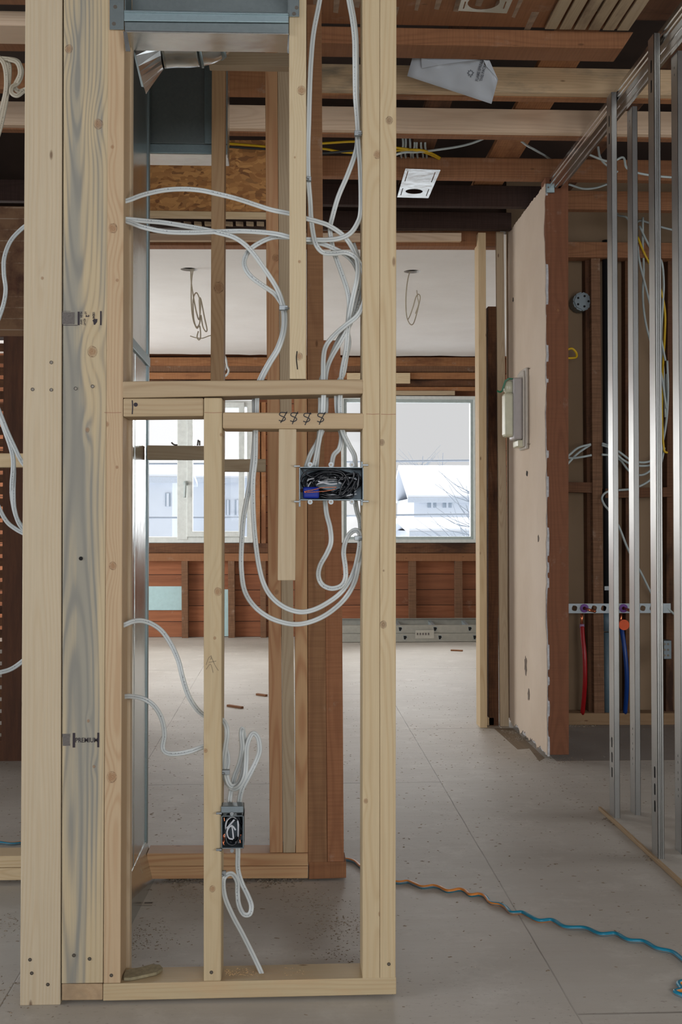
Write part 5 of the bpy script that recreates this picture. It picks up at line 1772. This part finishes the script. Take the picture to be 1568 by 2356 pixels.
b_ = plate([Vector((u, v, 0)) for u, v in film_corners], Vector((0, 0, 1)))
bmesh.ops.delete(b_, geom=[f for f in b_.faces if abs(f.normal.z) < .5 or f.calc_center_median().z > .5], context='FACES')
bmesh.ops.triangulate(b_, faces=b_.faces)
for _ in range(3):
    bmesh.ops.subdivide_edges(b_, edges=list(b_.edges), cuts=1, use_grid_fill=True)
for v in b_.verts:
    u_, v_ = v.co.x, v.co.y
    v.co = P(u_, v_, film_y(u_, v_))
ex_ = bmesh.ops.extrude_face_region(b_, geom=list(b_.faces))
bmesh.ops.translate(b_, verts=[g for g in ex_['geom'] if isinstance(g, bmesh.types.BMVert)], vec=Vector((0, .0006, 0)))
bmesh.ops.recalc_face_normals(b_, faces=b_.faces)
fm = tag(link('plastic_sheet', b_, M_FILM, None, True), 'torn milky plastic sheet with printed maple leaf, hanging from the nearest beam', 'plastic sheet')
fo = [(968, 133), (970, 157), (1010, 149), (1060, 143), (1098, 137)]
b_ = plate([P(u, v, film_y(u, v) - .012) for u, v in fo], Vector((0, .0006, 0)))
link('folded_flap', b_, M_FILM, fm)
b_ = plate([P(u, v, film_y(u, v) - .010) for u, v in ((1112, 138), (1126, 140), (1144, 181), (1118, 152))], Vector((0, .0006, 0)))
link('folded_flap', b_, M_FILM, fm)
M_PRINT = plain('grey_print', lin(84, 88, 96), .7)
for tx, u0, v0, s_ in (('FLAME SPREAD', 1099, 187, .0135), ('THIS PACKAGE', 1108.5, 187, .0135)):
    d1 = P(u0 + 12, v0 - 48, film_y(u0 + 12, v0 - 48) - .0) - P(u0, v0, film_y(u0, v0))
    dn = Vector((.12, -1, -.1)).normalized()
    ey_ = -d1.cross(dn).normalized()
    ey_ = dn.cross(d1).normalized()
    link('print', text_bm(tx, s_, P(u0, v0, film_y(u0, v0) - .006), d1, ey_, .0004, .0002, .82), M_PRINT, fm)
leaf = [(0, -9), (2, -4), (6, -7), (5, -2), (9, -1), (5, 2), (6, 5), (2, 4), (1, 9), (-1, 9), (-1, 4), (-6, 6), (-4, 2), (-9, 0), (-5, -2), (-6, -6), (-2, -4)]
L = [P(1082 + a_ * .95, 168 + b2 * 1.1, film_y(1082, 168) - .006) for a_, b2 in leaf]
LI = [P(1082 + a_ * .62, 168 + b2 * .72, film_y(1082, 168) - .006) for a_, b2 in leaf]
link('leaf_print', plate(L, Vector((0, .0004, 0)), [LI]), M_PRINT, fm)
for pts in ([(1115, 118), (1113, 130), (1108, 146)], [(1117, 119), (1117, 132), (1115, 150)]):
    o = link('bent_nail', sweep(catmull([P(u, v, yA + .09 + .02 * i) for i, (u, v) in enumerate(pts)], 4), circ(.0022, 6)), M_SCREW)
    tag(o, 'bent nail sticking out of the nearest beam, over the plastic sheet', 'nail', group='bent nails over the plastic sheet')

# ------------------------------------------------------------------ ladder
la = thing('ladder', 'dusty aluminium extension ladder lying on the floor under the right far window', 'ladder', (P(940, 1478, 10.24).x, 10.24, 0))
xL0, xL1 = P(700, 1470, 10.24).x, 1.95
for i, (za_, zb2, yy) in enumerate(((0.004, .076, 10.24), (.079, .146, 10.26))):
    for far in (0, 1):
        y_ = yy + .40 * far
        bb = bmesh.new()
        zz = .03 if far else 0
        pr = [(0, 0), (0, 1), (.028, 1), (.028, .94), (.004, .94), (.004, .06), (.028, .06), (.028, 0)]
        A = [bb.verts.new((xL0, y_ + (a_ if not far else -a_), za_ + (zb2 - za_) * c_ + zz)) for a_, c_ in pr]
        B = [bb.verts.new((xL1, y_ + (a_ if not far else -a_), za_ + (zb2 - za_) * c_ + zz)) for a_, c_ in pr]
        for k in range(8):
            j = (k + 1) % 8
            bb.faces.new((A[k], A[j], B[j], B[k]))
        bb.faces.new(A[::-1])
        bb.faces.new(B)
        bmesh.ops.recalc_face_normals(bb, faces=bb.faces)
        link('rail', bb, M_ALU, la)
    k = 0
    u0 = 920 if i else 931
    xr0 = P(u0, 1450, yy).x
    for k in range(-3, 4):
        x = xr0 + k * .3048
        if xL0 < x < xL1:
            zm = (za_ + zb2) / 2
            tri = [(x - .016, zm + .020), (x + .014, zm + .020), (x + .020, zm + .004), (x + .004, zm - .020), (x - .010, zm - .018)]
            rg = link('rung', plate([Vector((a_, yy - .001, c_)) for a_, c_ in tri], Vector((0, .40, .02))), M_ALUT, la)
            link('rung_end', plate([Vector((x + (a_ - x) * .8, yy - .002, zm + (c_ - zm) * .8)) for a_, c_ in tri], Vector((0, .002, 0))), M_DARK, rg)
a, c = P(955, 1450, 10.238), P(998, 1469, 10.238)
lbm = link('warning_label', aabb(a.x, c.x, 10.237, 10.2395, c.z, a.z, 0), plain('faded_label', lin(186, 182, 170), .6), la)
for k in range(5):
    link('label_print', aabb(a.x + .012 + k * .024, a.x + .026 + k * .024, 10.2365, 10.2372, c.z + .03, c.z + .05, 0), M_INKF, lbm)

# ------------------------------------------------------------------ hose
t_ = NT('twisted_hose')
g_ = t_.attr('gc')
sp_ = t_.n('ShaderNodeSeparateXYZ')
t_.l(g_, sp_.inputs[0])
a_ = t_.math('FRACT', t_.math('ADD', t_.math('ADD', sp_.outputs[0], t_.math('MULTIPLY', sp_.outputs[2], 0.55)), t_.math('MULTIPLY', t_.math('SINE', t_.math('MULTIPLY', sp_.outputs[2], 6.0)), .1)))
f_ = t_.math('MULTIPLY', t_.math('GREATER_THAN', a_, .34), t_.math('LESS_THAN', a_, .66))
t_.l(t_.mix(f_, lin(16, 122, 150), lin(206, 128, 52)), t_.b.inputs['Base Color'])
t_.b.inputs['Roughness'].default_value = .4
M_HOSE = t_.m


def fl(u, v, r=.0052):
    p = PZ(u, v, r)
    return p


hp_ = [fl(-60, 1928), fl(0, 1938), fl(40, 1940), fl(110, 1925), fl(170, 1935)]
tag(link('cord', sweep(catmull(hp_, 8), circ(.005, 10), facing=Vector((0, 0, 1))), M_HOSE, None, True), 'dark stretch of the blue cord at the left edge behind the stacked plates', 'cord')
hp_ = [fl(640, 1935), fl(740, 1968), fl(795, 1977), fl(806, 1979), (fl(818, 1984)), fl(830, 1995), fl(850, 2006), fl(880, 2022), fl(915, 2030), fl(937, 2028), fl(955, 2035), fl(972, 2041), fl(995, 2038), fl(1012, 2042), fl(1030, 2050), fl(1055, 2046), fl(1070, 2050), fl(1082, 2059), fl(1100, 2057), fl(1115, 2062), fl(1128, 2077), fl(1150, 2081), fl(1163, 2088), fl(1176, 2100), fl(1200, 2099), fl(1218, 2108), fl(1240, 2118), fl(1270, 2117), fl(1300, 2133), fl(1345, 2135), fl(1380, 2149), fl(1415, 2148), fl(1445, 2163), fl(1480, 2166), fl(1510, 2182), fl(1545, 2190), fl(1566, 2205), fl(1590, 2225), fl(1610, 2245), fl(1600, 2270), fl(1580, 2258), fl(1560, 2262), fl(1566, 2276), fl(1552, 2282), fl(1575, 2292), fl(1620, 2300)]
tag(link('cord', sweep(catmull(hp_, 7), circ(.0052, 12), facing=Vector((0, 0, 1))), M_HOSE, None, True), 'blue and orange cord snaking across the floor to the right edge', 'cord')

# ------------------------------------------------------------------ loose bits on the floor
random.seed(5)


def chips(name, label, n, region, smin, smax, mat, cat, clump=None, flat=.35):
    b = bmesh.new()
    for _ in range(n):
        x, y = region()
        s_ = random.uniform(smin, smax)
        a_ = random.uniform(0, PI)
        e1 = Vector((math.cos(a_), math.sin(a_), 0)) * s_ * random.uniform(.8, 2.2)
        e2 = Vector((-math.sin(a_), math.cos(a_), 0)) * s_ * random.uniform(.5, 1)
        h = s_ * flat * random.uniform(.5, 1.4)
        c = Vector((x, y, 0.0002))
        base = [b.verts.new(c + q) for q in (-e1 - e2 * .6, e1 * .8 - e2, e1 + e2 * .7, -e1 * .7 + e2)]
        top = b.verts.new(c + e1 * random.uniform(-.4, .4) + Vector((0, 0, h)))
        for k in range(4):
            b.faces.new((base[k], base[(k + 1) % 4], top))
        b.faces.new(base[::-1])
    o = link(name, b, mat)
    tag(o, label, cat, kind='stuff')
    return o


def clumped(cs, sd_):
    def f():
        c = random.choice(cs)
        return (random.gauss(c[0], sd_), random.gauss(c[1], sd_))
    return f


def pc_(u, v):
    q = PZ(u, v)
    return (q.x, q.y)


def spread():
    y = 2.4 + 6.5 * (0.35 * random.random() + 0.65 * random.random() ** 1.2)
    return (random.uniform(-.9 - .1 * y, .45 * y), y)


M_DIRT = plain('brown_dirt', lin(142, 126, 106), .95, vary=.3, scale=200)
M_DIRTL = plain('pale_plaster_crumb', lin(196, 186, 170), .9, vary=.2, scale=200)
M_SAW = plain('sawdust', lin(204, 172, 128), .9, vary=.2, scale=200)
chips('debris', 'brown dirt flecks and splinters scattered over the whole floor', 5200, spread, .0008, .0040, M_DIRT, 'debris')
chips('debris', 'pale plaster crumbs scattered over the floor', 420, spread, .001, .004, M_DIRTL, 'debris')
chips('dirt_pile', 'clumped brown dust piles inside the front wall and by the door post', 1500, clumped([pc_(790, 2125), pc_(770, 2138), pc_(812, 2142), pc_(800, 2200), pc_(330, 2150), pc_(310, 2180), pc_(1240, 1690), pc_(1225, 1700), pc_(1260, 1745), pc_(1300, 1750), pc_(30, 2120), pc_(38, 2290), pc_(700, 2060), pc_(740, 2080), pc_(450, 2060)], .05), .0007, .0026, M_DIRT, 'debris', flat=.6)
chips('dirt_pile', 'dusty plaster rubble along the old wall plates and under the steel studs', 1300, clumped([pc_(1340, 1668), pc_(1320, 1668), pc_(1430, 1889), pc_(1450, 1887), pc_(1540, 1965), pc_(1530, 1975), pc_(1180, 1684), pc_(1195, 1700), pc_(640, 2024), pc_(610, 2024), pc_(420, 2026)], .03), .0015, .006, plain('grey_rubble', lin(136, 124, 108), .95, vary=.3, scale=200), 'debris', flat=.7)


def on_plate(u0, u1):
    def f():
        p = PZ(random.uniform(u0, u1), random.uniform(2228, 2246), zpl)
        return (p.x, p.y)
    return f


for (u0, u1, lab, n_) in ((515, 610, 'sawdust around the hole where the cable enters the bottom plate', 260), (655, 700, 'sawdust around the empty hole in the bottom plate', 220)):
    b = chips('sawdust', lab, n_, on_plate(u0, u1), .0008, .0028, M_SAW, 'sawdust', flat=.6)
    b.location.z += zpl
# insulation scrap on the plate
random.seed(9)
b = bmesh.new()
outl = []
for (u, v) in ((284, 2250), (290, 2238), (320, 2232), (350, 2224), (368, 2226), (374, 2233), (360, 2243), (330, 2250), (300, 2256), (285, 2256)):
    outl.append(PZ(u, v, zpl + .001))
b = plate(outl, Vector((0, 0, .006)))
tag(link('plaster_scrap', b, plain('sage_scrap', lin(150, 140, 112), .95, vary=.2, scale=120)), 'flat crumbly greenish scrap lying on the bottom plate beside the left stud', 'scrap')
for i, (u0, v0, u1, v1, lab) in enumerate(((588, 1600, 610, 1603, 'small wood scrap on the bright far-room floor, left of the three-ply post'), (521, 1626, 554, 1631, 'longer wood scrap on the far-room floor beside the middle stud'),
                                         (1036, 1498, 1063, 1499, 'wood scrap on the far floor in front of the ladder'))):
    a, c = PZ(u0, v0), PZ(u1, v1)
    d = (c - a).normalized()
    n_ = Vector((-d.y, d.x, 0))
    b = hexa([a + Vector((0, 0, .012)), c + Vector((0, 0, .012)), c + Vector((0, 0, .0005)), a + Vector((0, 0, .0005))], n_ * .02, .001)
    set_gc(b, (n_, Vector((0, 0, 1)), d), a)
    tag(link('wood_scrap', b, WOOD['old']), lab, 'wood scrap')
a = PZ(340, 2081, .0012)
b = hexa([a + Vector((-.024, .02, .0)), a + Vector((.013, .022, 0)), a + Vector((.012, -.006, 0)), a + Vector((-.026, -.008, 0))], Vector((0, 0, .0006)), 0)
ls = tag(link('barcode_label', b, plain('tag_paper', lin(166, 156, 142), .7)), 'small clear barcode sticker on the floor at the foot of the duct', 'label')
for k in range(9):
    x = -.010 + k * .0024
    q = a + Vector((x, .006, .0008))
    link('bar', hexa([q + Vector((0, .010, 0)), q + Vector((.0012, .010, 0)), q + Vector((.0012, 0, 0)), q], Vector((0, 0, .0003)), 0), M_INK, ls)

# ------------------------------------------------------------------ outside: snowy street
struct('ground', aabb(-80, 80, 11.4, 160, -4.2, -4.0, 0), M_SNOW, cat='ground', lab='snow covered ground outside')
M_SIDE = plain('pale_siding', lin(206, 212, 220), .8, vary=.03, scale=1)  # haze of the distance is mixed into these pale outdoor colours
M_SIDEB = plain('blue_shaded_siding', lin(196, 206, 218), .8, vary=.03, scale=1)
M_WIN = plain('distant_window', lin(150, 162, 174), .4)
M_EAVE = plain('distant_eave', lin(190, 198, 208), .8)
M_TWIG = plain('bare_twigs', lin(150, 158, 168), .9)


def house(label, u0, u1, vr, ve, vb, Y, wins, du=30, dep=9, parts=True):
    """gabled snowy house: ridge row vr, eave row ve, wall foot vb"""
    a, c = P(u0, ve, Y), P(u1, ve, Y)
    zr = P(u0, vr, Y + dep / 2).z
    t = thing('house', label, 'house', ((a.x + c.x) / 2, Y, -4))
    link('wall', aabb(a.x, c.x, Y, Y + dep, -4.0, a.z, 0), M_SIDE, t)
    sx = (P(u0 - du, ve, Y).x - a.x)
    b = bmesh.new()
    e = .35
    f = [Vector((a.x - e, Y - e, a.z - .1)), Vector((c.x + e, Y - e, a.z - .1)), Vector((c.x + e, Y + dep / 2, zr)), Vector((a.x - e, Y + dep / 2, zr))]
    g = [Vector((a.x - e, Y + dep + e, a.z - .1)), Vector((c.x + e, Y + dep + e, a.z - .1))]
    th = Vector((0, 0, .22))
    hexa([f[3], f[2], f[1], f[0]], th, 0, b)
    hexa([f[3], f[2], g[1], g[0]], th, 0, b)
    link('roof', b, M_SNOW, t)
    link('eave', aabb(a.x - e, c.x + e, Y - e - .05, Y - e, a.z - .25, a.z + .0, 0), M_EAVE, t)
    for (wu0, wu1, wv0, wv1) in wins:
        p, q = P(wu0, wv0, Y - .02), P(wu1, wv1, Y - .02)
        w1 = link('window', aabb(p.x, q.x, Y - .06, Y + .01, q.z, p.z, 0), M_WIN, t)
        mx_ = (p.x + q.x) / 2
        link('muntin', aabb(mx_ - .05, mx_ + .05, Y - .1, Y - .06, q.z, p.z, 0), M_SIDE, w1)
    return t


house('snow-roofed house with two small windows, seen through the right far window', 952, 1180, 1080, 1145, 1200, 58, [(983, 1003, 1149, 1168), (1018, 1038, 1149, 1168)])
house('lower snow-roofed building in front of the house with two small windows', 960, 1200, 1203, 1223, 1240, 44, [])
house('pale house seen through the left casement', 400, 640, 1060, 1100, 1240, 62, [(536, 552, 1058, 1080), (540, 552, 1150, 1185), (520, 528, 1150, 1185)])
house('pale house seen through the fixed left pane', 300, 396, 1070, 1098, 1240, 50, [(380, 392, 1135, 1165)])
for lab, v, Y in (('upper overhead power line beyond the windows', 1063, 30), ('lower overhead power line beyond the windows', 1187, 34)):
    L = [P(u, v + 4 * math.sin(u * .004), Y) for u in range(200, 1400, 60)]
    tag(link('power_line', sweep(L, circ(.028, 6)), M_TWIG, None, True), lab, 'power line')


def tree(label, u, vt, Y, hgt, n=60, spread_=2.6):
    p = P(u, vt, Y)
    t = bmesh.new()
    base = Vector((p.x, Y, p.z - hgt))
    sweep([base, base + Vector((0, 0, hgt * .5)), base + Vector((.2, 0, hgt * .98))], circ(.12, 6), t, scale=lambda q: 1 - .85 * q)
    for _ in range(n):
        h = hgt * random.uniform(.35, .9)
        a_ = random.uniform(0, 2 * PI)
        ln_ = spread_ * random.uniform(.3, 1) * (1.15 - h / hgt * .7)
        s0 = base + Vector((0, 0, h))
        s1 = s0 + Vector((math.cos(a_) * ln_, math.sin(a_) * ln_ * .5, ln_ * random.uniform(.3, .9)))
        sweep([s0, (s0 + s1) / 2 + Vector((0, 0, -.1)), s1], circ(.016, 4), t, scale=lambda q: 1 - .6 * q)
    o = link('bare_tree', t, M_TWIG)
    tag(o, label, 'tree')


random.seed(4)
tree('bare tree behind the ridge of the house, right far window', 965, 1045, 75, 6, 80, 3)
tree('slender bare tree right of the first, right far window', 1012, 1035, 84, 10.3, 40, 1.6)
tree('bare branching tree at the right side of the right far window', 1083, 1095, 40, 5.5, 90, 2.8)
tree('bare tree beyond the left casement', 460, 1050, 80, 6, 60, 2.5)

# strip of older, darker floor laid bare along the drywall
b = plate([PZ(u, v, .0004) for u, v in ((1136, 1676), (1180, 1676), (1252, 1744), (1240, 1752), (1217, 1722), (1190, 1724))], Vector((0, 0, .0006)))
set_gc(b, (Vector((1, 0, 0)), Vector((0, 0, 1)), Vector((0, 1, 0))), PZ(1190, 1700))
struct('floor', b, wood('bare_old_floor', lin(128, 112, 92), lin(96, 82, 66), 110, .4, plaster=.3, rough=.9), cat='floor', lab='strip of darker old floor laid bare along the drywall foot')
